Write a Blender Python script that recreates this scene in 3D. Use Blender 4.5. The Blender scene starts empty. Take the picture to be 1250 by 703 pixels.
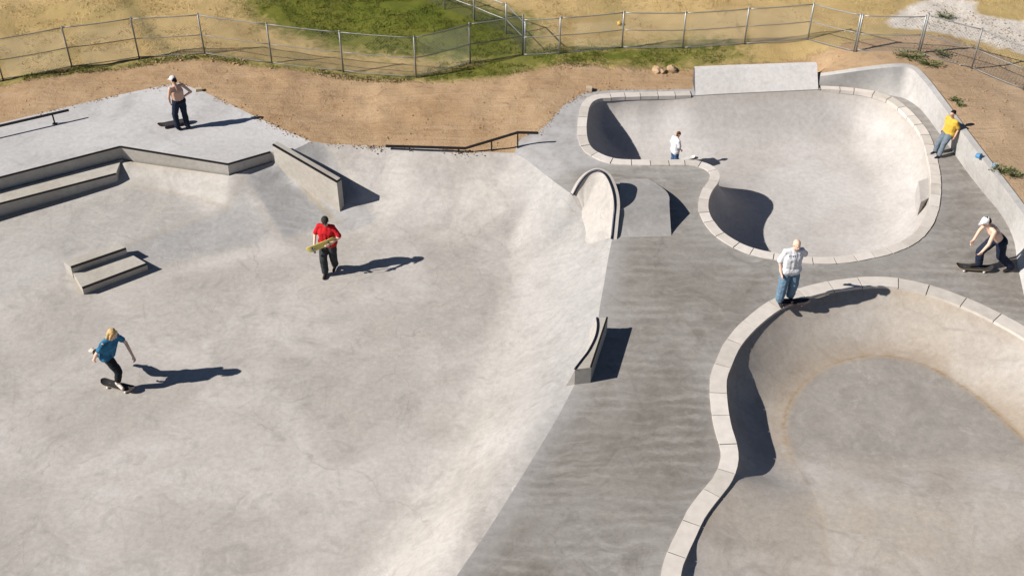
import bpy, bmesh, math, random
import numpy as np
from mathutils import Vector, Matrix, noise
from mathutils.geometry import delaunay_2d_cdt
random.seed(7); np.random.seed(7)
C = bpy.context.scene.collection
R = math.radians

# ------------------------------------------------------------------ camera
F, CX, CY, PITCH, CAMZ = 1500.0, 625.0, 351.5, R(40), 18.3
sp_, cp_ = math.sin(PITCH), math.cos(PITCH)
def U(px, py, z=0.0):
    """photo pixel -> plan position on the level z"""
    dx = (px-CX)/F; dy = -(py-CY)/F
    d = (dx, cp_+dy*sp_, -sp_+dy*cp_)
    t = (z-CAMZ)/d[2]
    return (d[0]*t, d[1]*t)
def U3(px, py, z=0.0):
    x, y = U(px, py, z); return (x, y, z)
cam = bpy.data.cameras.new('camera'); co = bpy.data.objects.new('camera', cam); C.objects.link(co)
co.location = (0, 0, CAMZ); co.rotation_euler = (R(90)-PITCH, 0, 0)
cam.sensor_width = 36; cam.lens = F/1250*36; cam.clip_end = 3000; cam.clip_start = .1
bpy.context.scene.camera = co

# ------------------------------------------------------------------ light
SUN_AZ, SUN_EL = R(75), R(37)
w = bpy.data.worlds.new('World'); bpy.context.scene.world = w; w.use_nodes = True
nt = w.node_tree; nt.nodes.clear()
sky = nt.nodes.new('ShaderNodeTexSky'); sky.sky_type = 'NISHITA'; sky.sun_disc = False; sky.air_density = .7; sky.dust_density = .4; sky.altitude = 1500
sky.sun_elevation = SUN_EL; sky.sun_rotation = SUN_AZ+math.pi
bg = nt.nodes.new('ShaderNodeBackground'); bg.inputs[1].default_value = .05
ou = nt.nodes.new('ShaderNodeOutputWorld')
nt.links.new(sky.outputs[0], bg.inputs[0]); nt.links.new(bg.outputs[0], ou.inputs[0])
sl = bpy.data.lights.new('sun', 'SUN'); sl.energy = 5.0; sl.angle = R(.5); sl.color = (1, .945, .872)
so = bpy.data.objects.new('sun', sl); C.objects.link(so)
so.rotation_euler = Vector((math.sin(SUN_AZ)*math.cos(SUN_EL), math.cos(SUN_AZ)*math.cos(SUN_EL), -math.sin(SUN_EL))).to_track_quat('-Z', 'Y').to_euler()
so.location = (-20, -5, 25)
vs = bpy.context.scene.view_settings
vs.view_transform = 'Standard'; vs.look = 'None'; vs.gamma = 1; vs.use_curve_mapping = False; vs.exposure = 0.62
bpy.context.scene.cycles.use_denoising = True

# ------------------------------------------------------------------ tagging
def tag(o, label=None, cat=None, group=None, kind=None):
    if label: o['label'] = label
    if cat: o['category'] = cat
    if group: o['group'] = group
    if kind: o['kind'] = kind
    return o
def empty(name, loc=(0, 0, 0), rz=0.0):
    o = bpy.data.objects.new(name, None); C.objects.link(o); o.location = loc
    o.rotation_euler = (0, 0, rz); o.empty_display_size = .2
    return o
def link(name, me, mat=None, parent=None, smooth=False):
    o = bpy.data.objects.new(name, me); C.objects.link(o)
    if mat: me.materials.append(mat)
    if parent: o.parent = parent
    if smooth:
        me.polygons.foreach_set('use_smooth', [True]*len(me.polygons))
    return o

# ------------------------------------------------------------------ materials
def nodes(name):
    m = bpy.data.materials.new(name); m.use_nodes = True
    t = m.node_tree; b = t.nodes['Principled BSDF']
    return m, t, b
def N(t, k, **kw):
    n = t.nodes.new(k)
    for a, v in kw.items():
        if a.startswith('i_'): n.inputs[a[2:].replace('_', ' ')].default_value = v
        else: setattr(n, a, v)
    return n
def mixc(t, fac, a, b, blend='MIX'):
    n = t.nodes.new('ShaderNodeMix'); n.data_type = 'RGBA'; n.blend_type = blend
    for s, v in ((0, fac), (6, a), (7, b)):
        if hasattr(v, 'is_linked'): t.links.new(v, n.inputs[s])
        else: n.inputs[s].default_value = v if s == 0 else tuple(v)+(1,) if len(v) == 3 else v
    return n.outputs[2]
def noise_n(t, co_, scale, detail=4, rough=.55, dist=0.0):
    n = N(t, 'ShaderNodeTexNoise'); n.inputs['Scale'].default_value = scale
    n.inputs['Detail'].default_value = detail; n.inputs['Roughness'].default_value = rough
    n.inputs['Distortion'].default_value = dist
    t.links.new(co_, n.inputs['Vector']); return n.outputs[0]
def ramp(t, v, lo, hi, a=0.0, b=1.0):
    n = N(t, 'ShaderNodeMapRange'); n.inputs[1].default_value = lo; n.inputs[2].default_value = hi
    n.inputs[3].default_value = a; n.inputs[4].default_value = b; n.clamp = True
    t.links.new(v, n.inputs[0]); return n.outputs[0]
def mapping(t, co_, scale=(1, 1, 1), rot=(0, 0, 0), loc=(0, 0, 0)):
    n = N(t, 'ShaderNodeMapping'); n.inputs['Scale'].default_value = scale; n.inputs['Rotation'].default_value = rot
    n.inputs['Location'].default_value = loc
    t.links.new(co_, n.inputs['Vector']); return n.outputs[0]
def attr(t, name):
    n = N(t, 'ShaderNodeAttribute'); n.attribute_name = name; return n.outputs['Fac']
def mul(t, a, b, op='MULTIPLY'):
    n = N(t, 'ShaderNodeMath', operation=op)
    for i, v in enumerate((a, b)):
        if hasattr(v, 'is_linked'): t.links.new(v, n.inputs[i])
        else: n.inputs[i].default_value = v
    return n.outputs[0]
def bump(t, b, h, strength=.3, dist=.01):
    n = N(t, 'ShaderNodeBump'); n.inputs['Strength'].default_value = strength; n.inputs['Distance'].default_value = dist
    t.links.new(h, n.inputs['Height']); t.links.new(n.outputs[0], b.inputs['Normal'])

def concrete(name, base, dark, light, mott=1.0, streak=0.0, srot=0.0, stain=None, rough=.75, warm=None, seed=0.0, swirl=0.0, lo=.38, hi=.66, pour_shade=None, arcs=0.0):
    m, t, b = nodes(name)
    tc = N(t, 'ShaderNodeTexCoord').outputs['Object']
    tc = mapping(t, tc, loc=(seed, seed*1.7, 0))
    big = noise_n(t, tc, .38, 5, .6, .6)
    mid = noise_n(t, tc, 1.7, 6, .65, .8)
    fine = noise_n(t, tc, 9.0, 6, .7, .2)
    grit = noise_n(t, tc, 60, 3, .7)
    c = mixc(t, ramp(t, big, lo, hi), dark, light)
    c = mixc(t, mul(t, ramp(t, mid, .36, .66), .5*mott), c, base)
    if warm:
        wn = noise_n(t, mapping(t, tc, loc=(13, 5, 0)), .55, 4, .6, .5)
        c = mixc(t, ramp(t, wn, .46, .68, 0, .6), c, warm)
    if pour_shade: c = mixc(t, attr(t, 'pour_shade'), c, mixc(t, ramp(t, mid, .35, .65), tuple(v*.88 for v in pour_shade), tuple(v*1.08 for v in pour_shade)))  # second tone: bowl floor pour, and painted slope shade in the basin
    if arcs:
        wv = N(t, 'ShaderNodeTexWave'); wv.wave_type = 'RINGS'; wv.inputs['Scale'].default_value = .62
        wv.inputs['Distortion'].default_value = 14; wv.inputs['Detail'].default_value = 7; wv.inputs['Detail Scale'].default_value = .5; wv.inputs['Detail Roughness'].default_value = .72
        t.links.new(mapping(t, tc, loc=(-8, -14.5, 0), scale=(.8, 1.7, 1)), wv.inputs['Vector'])
        mk = noise_n(t, mapping(t, tc, loc=(14, 11, 0)), .7, 6, .7)
        c = mixc(t, mul(t, ramp(t, wv.outputs['Fac'], .5, 1.0), mul(t, ramp(t, mk, .42, .62), arcs)), c, tuple(min(.75, v*1.35) for v in light))
        c = mixc(t, mul(t, ramp(t, wv.outputs['Fac'], .45, 0), mul(t, ramp(t, mk, .40, .60), arcs*.8)), c, tuple(v*.72 for v in dark))
    sp = ramp(t, fine, .33, .67, .89, 1.09)
    mm = N(t, 'ShaderNodeVectorMath', operation='SCALE'); t.links.new(c, mm.inputs[0]); t.links.new(sp, mm.inputs['Scale'])
    c = mm.outputs[0]
    gr = ramp(t, grit, .3, .7, .95, 1.05)
    mm = N(t, 'ShaderNodeVectorMath', operation='SCALE'); t.links.new(c, mm.inputs[0]); t.links.new(gr, mm.inputs['Scale'])
    c = mm.outputs[0]
    # dusty cement patches
    pt = noise_n(t, mapping(t, tc, loc=(31, 7, 0)), 2.6, 8, .72, 1.2)
    c = mixc(t, ramp(t, pt, .56, .74, 0, .28*mott), c, tuple(min(.75, v*1.28) for v in light))
    pd = noise_n(t, mapping(t, tc, loc=(3, 57, 0)), 1.1, 8, .7, 1.5)
    c = mixc(t, ramp(t, pd, .52, .72, 0, .55*mott), c, tuple(v*.68 for v in dark))
    h = fine
    if streak:
        wn_ = N(t, 'ShaderNodeTexNoise'); wn_.inputs['Scale'].default_value = .32; wn_.inputs['Detail'].default_value = 3
        t.links.new(tc, wn_.inputs['Vector'])
        va = N(t, 'ShaderNodeVectorMath', operation='MULTIPLY_ADD'); t.links.new(wn_.outputs['Color'], va.inputs[0]); va.inputs[1].default_value = (2.6, 4.2, 0); t.links.new(tc, va.inputs[2])
        tcs = va.outputs[0]; wk = noise_n(t, mapping(t, tc, loc=(77, 3, 0)), .55, 5, .65)
        streak = mul(t, ramp(t, wk, .35, .6, .15, 1), streak)
    else: tcs = tc
    if streak:
        s0 = mapping(t, tcs, scale=(.45, 1.9, 1), rot=(0, 0, srot))
        sn = noise_n(t, s0, 1.3, 9, .74, .9)
        c = mixc(t, mul(t, ramp(t, sn, .46, .80), streak), c, tuple(min(.7, v*1.4) for v in light))
        s1 = mapping(t, tcs, scale=(.35, 1.3, 1), rot=(0, 0, srot+.3), loc=(9, 2, 0))
        s1n = noise_n(t, s1, 1.2, 9, .75, 1.0)
        c = mixc(t, mul(t, ramp(t, s1n, .46, .80), mul(t, streak, .9)), c, tuple(v*.55 for v in dark))
    if swirl:                                      # trowel arcs
        wv = N(t, 'ShaderNodeTexWave'); wv.wave_type = 'RINGS'; wv.inputs['Scale'].default_value = 1.1
        wv.inputs['Distortion'].default_value = 9; wv.inputs['Detail'].default_value = 4; wv.inputs['Detail Scale'].default_value = .9
        t.links.new(tc, wv.inputs['Vector'])
        mk = noise_n(t, mapping(t, tc, loc=(40, 11, 0)), .8, 3, .5)
        c = mixc(t, mul(t, ramp(t, wv.outputs['Fac'], .82, 1.0), mul(t, ramp(t, mk, .48, .66), swirl)), c, tuple(min(.75, v*1.3) for v in light))
    if swirl:
        wq = N(t, 'ShaderNodeTexNoise'); wq.inputs['Scale'].default_value = .9; wq.inputs['Detail'].default_value = 6; t.links.new(tc, wq.inputs['Vector'])
        vq = N(t, 'ShaderNodeVectorMath', operation='MULTIPLY_ADD'); t.links.new(wq.outputs['Color'], vq.inputs[0]); vq.inputs[1].default_value = (1.6, 1.6, 0); t.links.new(tc, vq.inputs[2])
        vo = N(t, 'ShaderNodeTexVoronoi'); vo.feature = 'DISTANCE_TO_EDGE'; vo.inputs['Scale'].default_value = .2; t.links.new(vq.outputs[0], vo.inputs['Vector'])
        c = mixc(t, mul(t, ramp(t, vo.outputs['Distance'], .0035, .0012), ramp(t, mid, .42, .58, 0, .28)), c, tuple(v*.5 for v in dark))
        for k, (sc_, th) in enumerate(((.32, .2), (.45, 1.3), (.27, 2.3))):
            w2 = N(t, 'ShaderNodeTexWave'); w2.wave_type = 'RINGS'; w2.inputs['Scale'].default_value = sc_; w2.inputs['Distortion'].default_value = 3.5
            w2.inputs['Detail'].default_value = 2; w2.inputs['Detail Scale'].default_value = .6
            t.links.new(mapping(t, tc, loc=(-5+6*k, -18+4*k, 0), rot=(0, 0, th)), w2.inputs['Vector'])
            m2 = noise_n(t, mapping(t, tc, loc=(60+9*k, 21, 0)), .9, 4, .6)
            c = mixc(t, mul(t, ramp(t, w2.outputs['Fac'], .985, 1.0), ramp(t, m2, .5, .66, 0, .14)), c, tuple(v*.55 for v in dark))
    # thin wheel scuffs
    for k in range(2):
        sc = mapping(t, tc, scale=(.22, 2.4, 1), rot=(0, 0, .7+1.9*k), loc=(7*k, 3, 0))
        scn = noise_n(t, sc, 3.0, 5, .75, 2.2)
        c = mixc(t, ramp(t, scn, .62, .74, 0, .12), c, tuple(v*.6 for v in dark))
    if stain:
        sa = attr(t, 'stain')
        sn2 = noise_n(t, mapping(t, tc, loc=(5, 5, 5)), 3.5, 6, .7)
        c = mixc(t, mul(t, sa, ramp(t, sn2, .22, .6, .25, 1)), c, stain)
    t.links.new(c, b.inputs['Base Color'])
    b.inputs['Roughness'].default_value = rough
    b.inputs['Specular IOR Level'].default_value = .25
    bump(t, b, mul(t, fine, mul(t, grit, .35), 'ADD'), .22, .012)
    return m

def plain(name, col, rough=.6, metal=0.0, var=.12, scale=8.0, bmp=.1, spec=.4):
    m, t, b = nodes(name)
    tc = N(t, 'ShaderNodeTexCoord').outputs['Object']
    n = noise_n(t, tc, scale, 5, .6)
    c = mixc(t, ramp(t, n, .3, .7), tuple(v*(1-var) for v in col), tuple(min(1, v*(1+var)) for v in col))
    t.links.new(c, b.inputs['Base Color'])
    b.inputs['Roughness'].default_value = rough; b.inputs['Metallic'].default_value = metal
    b.inputs['Specular IOR Level'].default_value = spec
    if bmp: bump(t, b, n, bmp, .01)
    return m

M = {}
M['basin'] = concrete('basin_concrete', (.55, .512, .47), (.45, .42, .388), (.615, .58, .548), warm=(.50, .465, .42), stain=(.42, .35, .24), swirl=.12, pour_shade=(.425, .42, .42), lo=.42, hi=.60)
M['platform'] = concrete('platform_concrete', (.60, .585, .58), (.51, .495, .485), (.66, .65, .65), seed=4)
M['deck'] = concrete('deck_concrete', (.31, .285, .256), (.22, .198, .174), (.40, .382, .36), arcs=.28, lo=.36, hi=.64, streak=.34, srot=.12, mott=1.1, warm=(.29, .265, .235), seed=9, stain=(.50, .49, .49), swirl=.18)
M['bowl'] = concrete('bowl_concrete', (.58, .548, .525), (.51, .478, .455), (.63, .603, .585), mott=.55, stain=(.36, .27, .16), seed=17)
M['lowbowl'] = concrete('lower_bowl_concrete', (.52, .475, .43), (.43, .385, .34), (.58, .545, .51), pour_shade=(.37, .345, .315), lo=.42, hi=.6, mott=1.1, stain=(.33, .22, .11), seed=23, warm=(.50, .435, .36))
M['ledge'] = concrete('ledge_concrete', (.56, .52, .46), (.48, .44, .385), (.60, .57, .52), mott=.6, seed=31)
M['bank'] = concrete('bank_concrete', (.56, .54, .515), (.48, .46, .435), (.62, .605, .59), mott=.8, seed=37, streak=.2, srot=1.2)
M['hump'] = concrete('hump_concrete', (.44, .42, .40), (.37, .355, .34), (.50, .485, .475), mott=1.0, seed=41, streak=.3, srot=1.5)
M['bowlwall'] = concrete('raised_wall_concrete', (.73, .695, .67), (.66, .63, .60), (.78, .75, .73), mott=.5, seed=51)
M['tile'] = plain('coping_block_stone', (.72, .66, .60), .6, var=.08, scale=5, bmp=.15)
M['tile_b'] = plain('coping_block_stone_pale', (.78, .725, .665), .6, var=.08, scale=5, bmp=.15)
M['tile_c'] = plain('coping_block_stone_dull', (.64, .59, .53), .6, var=.1, scale=5, bmp=.15)
M['mortar'] = plain('mortar', (.16, .125, .095), .9)
M['steel'] = plain('dark_steel', (.035, .03, .03), .45, .6, var=.3)
M['steel_b'] = plain('blue_black_steel', (.03, .034, .055), .4, .6, var=.3)
M['galv'] = plain('galvanised_steel', (.40, .42, .43), .45, .5, var=.12)
M['galv_b'] = plain('weathered_fence_steel', (.32, .325, .32), .55, .5, var=.2)
M['wire'] = plain('fence_wire', (.24, .25, .25), .5, .5, bmp=0)

# ------------------------------------------------------------------ geometry helpers
def catmull(pts, n=6, closed=False):
    P = [Vector(p) for p in pts]; out = []; L = len(P)
    rng = range(L) if closed else range(L-1)
    for i in rng:
        p0 = P[(i-1) % L] if closed or i > 0 else P[0]*2-P[1]
        p1 = P[i]; p2 = P[(i+1) % L]
        p3 = P[(i+2) % L] if closed or i < L-2 else P[-1]*2-P[-2]
        for k in range(n):
            t = k/n
            out.append(.5*((2*p1)+(-p0+p2)*t+(2*p0-5*p1+4*p2-p3)*t*t+(-p0+3*p1-3*p2+p3)*t**3))
    if not closed: out.append(P[-1])
    return [tuple(v) for v in out]
def resample(pts, step, closed=False):
    P = np.array(pts, float)
    if closed: P = np.vstack([P, P[:1]])
    seg = np.linalg.norm(np.diff(P[:, :2], axis=0), axis=1); s = np.concatenate([[0], np.cumsum(seg)])
    n = max(2, int(round(s[-1]/step)))
    q = np.linspace(0, s[-1], n+1)
    o = np.stack([np.interp(q, s, P[:, k]) for k in range(P.shape[1])], 1)
    return o[:-1] if closed else o
def inside(pts, poly):
    x, y = pts[:, 0], pts[:, 1]; r = np.zeros(len(pts), bool)
    n = len(poly); j = n-1
    for i in range(n):
        xi, yi = poly[i][0], poly[i][1]; xj, yj = poly[j][0], poly[j][1]
        if yi != yj:
            c = ((yi > y) != (yj > y)) & (x < (xj-xi)*(y-yi)/(yj-yi)+xi)
            r ^= c
        j = i
    return r
def dist(pts, line, closed=True):
    P = np.array(line, float)[:, :2]
    A = P; B = np.roll(P, -1, 0)
    if not closed: A, B = P[:-1], P[1:]
    d = np.full(len(pts), 1e9); X = pts[:, :2]
    if len(X) < 60:
        ab = B-A; L2 = (ab*ab).sum(1)+1e-12; q = X[:, None, :]-A[None]; t = np.clip((q*ab[None]).sum(2)/L2, 0, 1)
        return np.sqrt(((q-t[..., None]*ab[None])**2).sum(2)).min(1)
    for a, b in zip(A, B):
        ab = b-a; L2 = (ab*ab).sum()+1e-12
        t = np.clip(((X-a)@ab)/L2, 0, 1)
        q = X-(a+t[:, None]*ab)
        d = np.minimum(d, np.sqrt((q*q).sum(1)))
    return d
def grid(poly, step, margin=.5):
    P = np.array(poly, float)[:, :2]
    x0, y0 = P.min(0); x1, y1 = P.max(0)
    xs = np.arange(x0, x1, step); ys = np.arange(y0, y1, step*.866)
    g = np.array([(x+(step/2 if j % 2 else 0), y) for j, y in enumerate(ys) for x in xs])
    g = g[inside(g, P)]
    return g[dist(g, P) > step*margin]
def sheet(name, outer, holes, extra, zf, mat, parent=None, attrs=None, smooth=True):
    """one triangulated surface: outer / holes carry exact outlines, zf gives the height"""
    V = []; E = []
    for loop in [outer]+list(holes):
        s = len(V); V += [(p[0], p[1]) for p in loop]
        E += [(s+i, s+(i+1) % len(loop)) for i in range(len(loop))]
    V += [tuple(p[:2]) for p in extra]
    v, e, f, *_ = delaunay_2d_cdt([Vector(p) for p in V], E, [], 0, 1e-5)
    v = np.array([tuple(p) for p in v]); f = np.array(f)
    c = v[f].mean(1); ok = inside(c, outer)
    for h in holes: ok &= ~inside(c, h)
    f = f[ok]; used = np.unique(f); mp = -np.ones(len(v), int); mp[used] = np.arange(len(used))
    v = v[used]; f = mp[f]
    z = zf(v)
    me = bpy.data.meshes.new(name)
    me.from_pydata(np.column_stack([v, z]).tolist(), [], f.tolist())
    if attrs:
        for k, fn in attrs.items():
            a = me.attributes.new(k, 'FLOAT', 'POINT'); a.data.foreach_set('value', fn(v).astype(np.float32))
    me.update()
    return link(name, me, mat, parent, smooth)
def tin(ctrl, edges=()):
    P = [(c[0], c[1]) for c in ctrl]; Z = np.array([c[2] for c in ctrl])
    v, e, f, ov, *_ = delaunay_2d_cdt([Vector(p) for p in P], list(edges), [], 0, 1e-6)
    v = np.array([tuple(p) for p in v])
    z = np.zeros(len(v))
    for i, o in enumerate(ov):
        if len(o): z[i] = Z[o[0]]
        else:
            d = np.hypot(*(np.array(P)-v[i]).T); k = np.argsort(d)[:2]; z[i] = (Z[k]/d[k]).sum()/(1/d[k]).sum()
    f = np.array(f)
    def fn(X):
        X = X[:, :2]; out = np.full(len(X), np.nan)
        for t in f:
            a, b, c = v[t]; d = (b[0]-a[0])*(c[1]-a[1])-(c[0]-a[0])*(b[1]-a[1])
            if abs(d) < 1e-12: continue
            lo = v[t].min(0)-1e-6; hi = v[t].max(0)+1e-6
            k = np.where((X[:, 0] >= lo[0]) & (X[:, 0] <= hi[0]) & (X[:, 1] >= lo[1]) & (X[:, 1] <= hi[1]))[0]
            if not len(k): continue
            q = X[k]-a
            u = (q[:, 0]*(c[1]-a[1])-(c[0]-a[0])*q[:, 1])/d
            w_ = ((b[0]-a[0])*q[:, 1]-q[:, 0]*(b[1]-a[1]))/d
            g = (u >= -1e-6) & (w_ >= -1e-6) & (u+w_ <= 1+1e-6)
            out[k[g]] = z[t[0]]+u[g]*(z[t[1]]-z[t[0]])+w_[g]*(z[t[2]]-z[t[0]])
        n = np.isnan(out)
        if n.any():
            for i in np.where(n)[0]:
                out[i] = z[np.argmin(((v-X[i])**2).sum(1))]
        return out
    return fn
def from_bm(name, bm, mat, parent=None, smooth=False):
    bmesh.ops.recalc_face_normals(bm, faces=bm.faces)
    me = bpy.data.meshes.new(name); bm.to_mesh(me); bm.free()
    return link(name, me, mat, parent, smooth)
def prism(bm, top, zbot, under=None, tilt=.19):
    """solid with a top outline of 3D points and a flat (or given) bottom; the faces listed in under are undercut"""
    n = len(top)
    zb = zbot if hasattr(zbot, '__len__') else [zbot]*n
    off = [Vector((0, 0)) for _ in top]
    for e in (under or []):
        p, q = top[e], top[(e+1) % n]; d_ = Vector((q[0]-p[0], q[1]-p[1])).normalized(); nn = Vector((d_.y, -d_.x))
        c_ = Vector((sum(t_[0] for t_ in top)/n, sum(t_[1] for t_ in top)/n))
        if (c_-Vector(p[:2])).dot(nn) < 0: nn = -nn
        for k in (e, (e+1) % n):
            if off[k].dot(nn) < 1e-6: off[k] = off[k]+nn
    a = [bm.verts.new(p) for p in top]; b = [bm.verts.new((p[0]+o_.x*tilt*(p[2]-z), p[1]+o_.y*tilt*(p[2]-z), z)) for p, z, o_ in zip(top, zb, off)]
    bm.faces.new(a); bm.faces.new(b[::-1])
    for i in range(n): bm.faces.new((a[i], b[i], b[(i+1) % n], a[(i+1) % n]))
def bevel(bm, w_=.01, seg=2):
    bmesh.ops.bevel(bm, geom=[e for e in bm.edges if len(e.link_faces) == 2 and e.calc_face_angle(0) > .5], offset=w_, segments=seg, affect='EDGES', clamp_overlap=True)
def tube(bm, pts, r, seg=8, r2=None, cap=True, squareup=None):
    P = [Vector(p) for p in pts]; rings = []
    for i, p in enumerate(P):
        d = (P[min(i+1, len(P)-1)]-P[max(i-1, 0)]).normalized()
        up = Vector((0, 0, 1)) if abs(d.z) < .95 else Vector((0, 1, 0))
        a = d.cross(up).normalized(); b = a.cross(d).normalized()
        rr = r if r2 is None else r+(r2-r)*i/(len(P)-1)
        off = math.pi/4 if seg == 4 else 0
        rings.append([bm.verts.new(p+(a*math.cos(k*2*math.pi/seg+off)+b*math.sin(k*2*math.pi/seg+off))*rr) for k in range(seg)])
    for i in range(len(rings)-1):
        for k in range(seg):
            bm.faces.new((rings[i][k], rings[i][(k+1) % seg], rings[i+1][(k+1) % seg], rings[i+1][k]))
    if cap: bm.faces.new(rings[0][::-1]); bm.faces.new(rings[-1])
def loft(bm, rows, close=False):
    vv = [[bm.verts.new(p) for p in r] for r in rows]
    for i in range(len(vv)-1):
        for k in range(len(vv[0])-1):
            bm.faces.new((vv[i][k], vv[i][k+1], vv[i+1][k+1], vv[i+1][k]))
    return vv
def wob(v, s, a):
    return np.array([noise.noise(Vector((p[0]*s, p[1]*s, 3.3)))*a for p in v])

DZ, PZ = 1.10, 1.05      # deck level, upper platform level above the flat

# ------------------------------------------------------------------ outlines (plan, metres)
lip_px = [(628,187,.95),(645,197,.98),(665,213,1.0),(685,228,1.04),(700,238,1.08),(707,235,1.09),(715,233,DZ),(724,233.5,DZ),(731.5,235.5,DZ),(738,240.5,DZ),(743,248,DZ),(747.5,261,DZ),(749.5,272,DZ),(748.5,281,DZ),(747,292,DZ),
          (742,318,DZ),(738,342,DZ),(733,370,DZ),(728,400,DZ),(716,440,DZ),(700,472,DZ),(680,510,DZ),(650,560,DZ),(600,640,DZ),(557,703,DZ),(500,790,DZ),(430,900,DZ),(360,1010,DZ)]
lip = resample(catmull([U3(*p) for p in lip_px], 5), .12)
rim = [U3(*p) for p in [(352,186,PZ),(380,173,PZ),(402,176,1.0),(440,177.5,.96),(470,179,.95),(520,181,.95),(575,185,.95),(628,187,.95)]]
plat_front = [U3(x, y, PZ) for x, y in [(-330,303),(0,216.5),(146.5,179),(278,200.5),(330,185.5)]]
plat_back = [U3(x, y, PZ) for x, y in [(380,173),(350,160),(313,143),(247,111.5),(217,101),(130,119),(0,150.5),(-330,230)]]
# basin surface
fz = [.2, .27, .5, .70, .74]
b_left = [(p[0], p[1], z) for p, z in zip(plat_front, fz)]
b_left[2] = (b_left[2][0], b_left[2][1], .62)
basin_loop = b_left+rim+[tuple(p) for p in lip[1:]]+[U3(-400, 1010, 0), U3(-480, 600, 0)]
bl2 = []
for i in range(len(basin_loop)):
    a = np.array(basin_loop[i]); b = np.array(basin_loop[(i+1) % len(basin_loop)])
    n = max(1, int(np.hypot(*(b-a)[:2])/.15))
    for k in range(n): bl2.append(tuple(a+(b-a)*k/n))
basin_loop = bl2
ctrl = [tuple(p) for p in basin_loop[::1]]
ledge_base = [U3(335,201,.72), U3(352,214,.55), U3(411,258,.10)]
for p in [(152,196,.68),(200,202,.68),(240,208,.69),(276,214,.69),(300,209,.7),(331,199,.73),(152,226,.36),(200,233,.33),(243,242,.31),(277,252,.32),
          (144,226,.34),(100,238,.31),(50,251,.28),(0,265,.26),(-100,292,.2),(300,228,.52),(297,241,.40),(273,256,.31),(250,264,.28),(200,281,.25),(150,297,.21),(90,318,.15),(20,345,.12),(-80,380,.08),
          (350,296,.02),(325,300,0),(260,314,0),(200,330,0),(120,356,0),(40,384,0),(-80,415,0),(335,203,.70),(352,217,.46),(375,238,.24),(409,262,.04),(326,262,.25),
          (400,192,.82),(430,205,.68),(455,250,.18),(425,264,.05),(440,235,.38),(470,235,.36),(500,215,.62),(500,245,.3),(560,215,.62),(565,250,.28),(610,222,.62),(612,262,.28),
          (400,300,0),(450,298,0),(520,292,0),(560,300,0),(250,400,0),(100,500,0),(0,700,0),(300,650,0),(-200,700,0),(430,400,0),(100,900,0)]:
    ctrl.append(U3(*p))
foot_px = [(600,270),(604,272),(608,276),(612,280),(616,284),(618,290),(620,300),(620,315),(618,330),(612,350),(608,370),(602,395),(592,430),(575,470),(560,510),(540,545),(505,600),(460,665),(420,730),(370,810),(300,900),(230,1000)]
foot = resample(catmull([U3(x, y, 0) for x, y in foot_px], 4), .3)
nf = 40
LL = np.array(lip); tl = np.linspace(0, 1, len(LL)); tf = np.linspace(0, 1, len(foot))
for q in np.linspace(.06, 1, nf):
    a = np.array([np.interp(q, tl, LL[:, k]) for k in range(3)]); b = np.array([np.interp(q, tf, foot[:, k]) for k in range(3)])
    for t in (.08, .18, .3, .45, .62, .8, 1.0):
        p = a+(b-a)*t; k_ = min(1, max(0, (q-.42)/.12)); p[2] = a[2]*((1-t)**1.65*(1-k_)+.5*(1+math.cos(math.pi*t))*k_)
        ctrl.append(tuple(p))
tf_basin = tin(ctrl)
gx0, gy0 = np.array(basin_loop)[:, :2].min(0)-1; gx1, gy1 = np.array(basin_loop)[:, :2].max(0)+1
gs = .09; GX = np.arange(gx0, gx1, gs); GY = np.arange(gy0, gy1, gs)
GG = np.array([(x, y) for y in GY for x in GX]); ZG = tf_basin(GG).reshape(len(GY), len(GX))
for it in range(2):
    K = np.pad(ZG, 1, mode='edge')
    ZG = (K[:-2, 1:-1]+K[2:, 1:-1]+K[1:-1, :-2]+K[1:-1, 2:]+4*K[1:-1, 1:-1])/8
def bilin(X):
    u = np.clip((X[:, 0]-gx0)/gs, 0, len(GX)-1.001); v_ = np.clip((X[:, 1]-gy0)/gs, 0, len(GY)-1.001)
    i = u.astype(int); j = v_.astype(int); a = u-i; b = v_-j
    return ZG[j, i]*(1-a)*(1-b)+ZG[j, i+1]*a*(1-b)+ZG[j+1, i]*(1-a)*b+ZG[j+1, i+1]*a*b
def z_basin(X):
    d = dist(X, basin_loop); e = tf_basin(X); s = np.clip(d/.14, 0, 1)
    return e*(1-s)+(bilin(X)+wob(X, .5, .012))*s
def basin_shade(X):
    a = np.clip(1.25-dist(X, lip, False)/2.6, 0, 1)*np.clip((X[:, 0]+.6)/1.5, 0, 1)*.65  # cooler tint by the lip, colour also darkened to offset strong sun
    for poly, z, k in (([(152,226),(243,242),(249,263),(150,297),(60,330),(-60,380),(-60,285),(0,266),(144,226)], .3, .30), ([(301,228),(335,206),(411,260),(345,282)], .3, 1.0), ([(352,186),(380,173),(460,240),(455,250),(411,258)], .7, .8), ([(300,229),(296,245),(273,256),(250,264),(150,297),(90,320),(130,340),(240,312),(322,296),(340,283)], .15, .7)):  # slope shade painted into the colour around ledge and crease
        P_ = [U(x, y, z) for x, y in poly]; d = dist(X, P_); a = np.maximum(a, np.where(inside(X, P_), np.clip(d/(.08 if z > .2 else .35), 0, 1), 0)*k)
    return a
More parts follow.
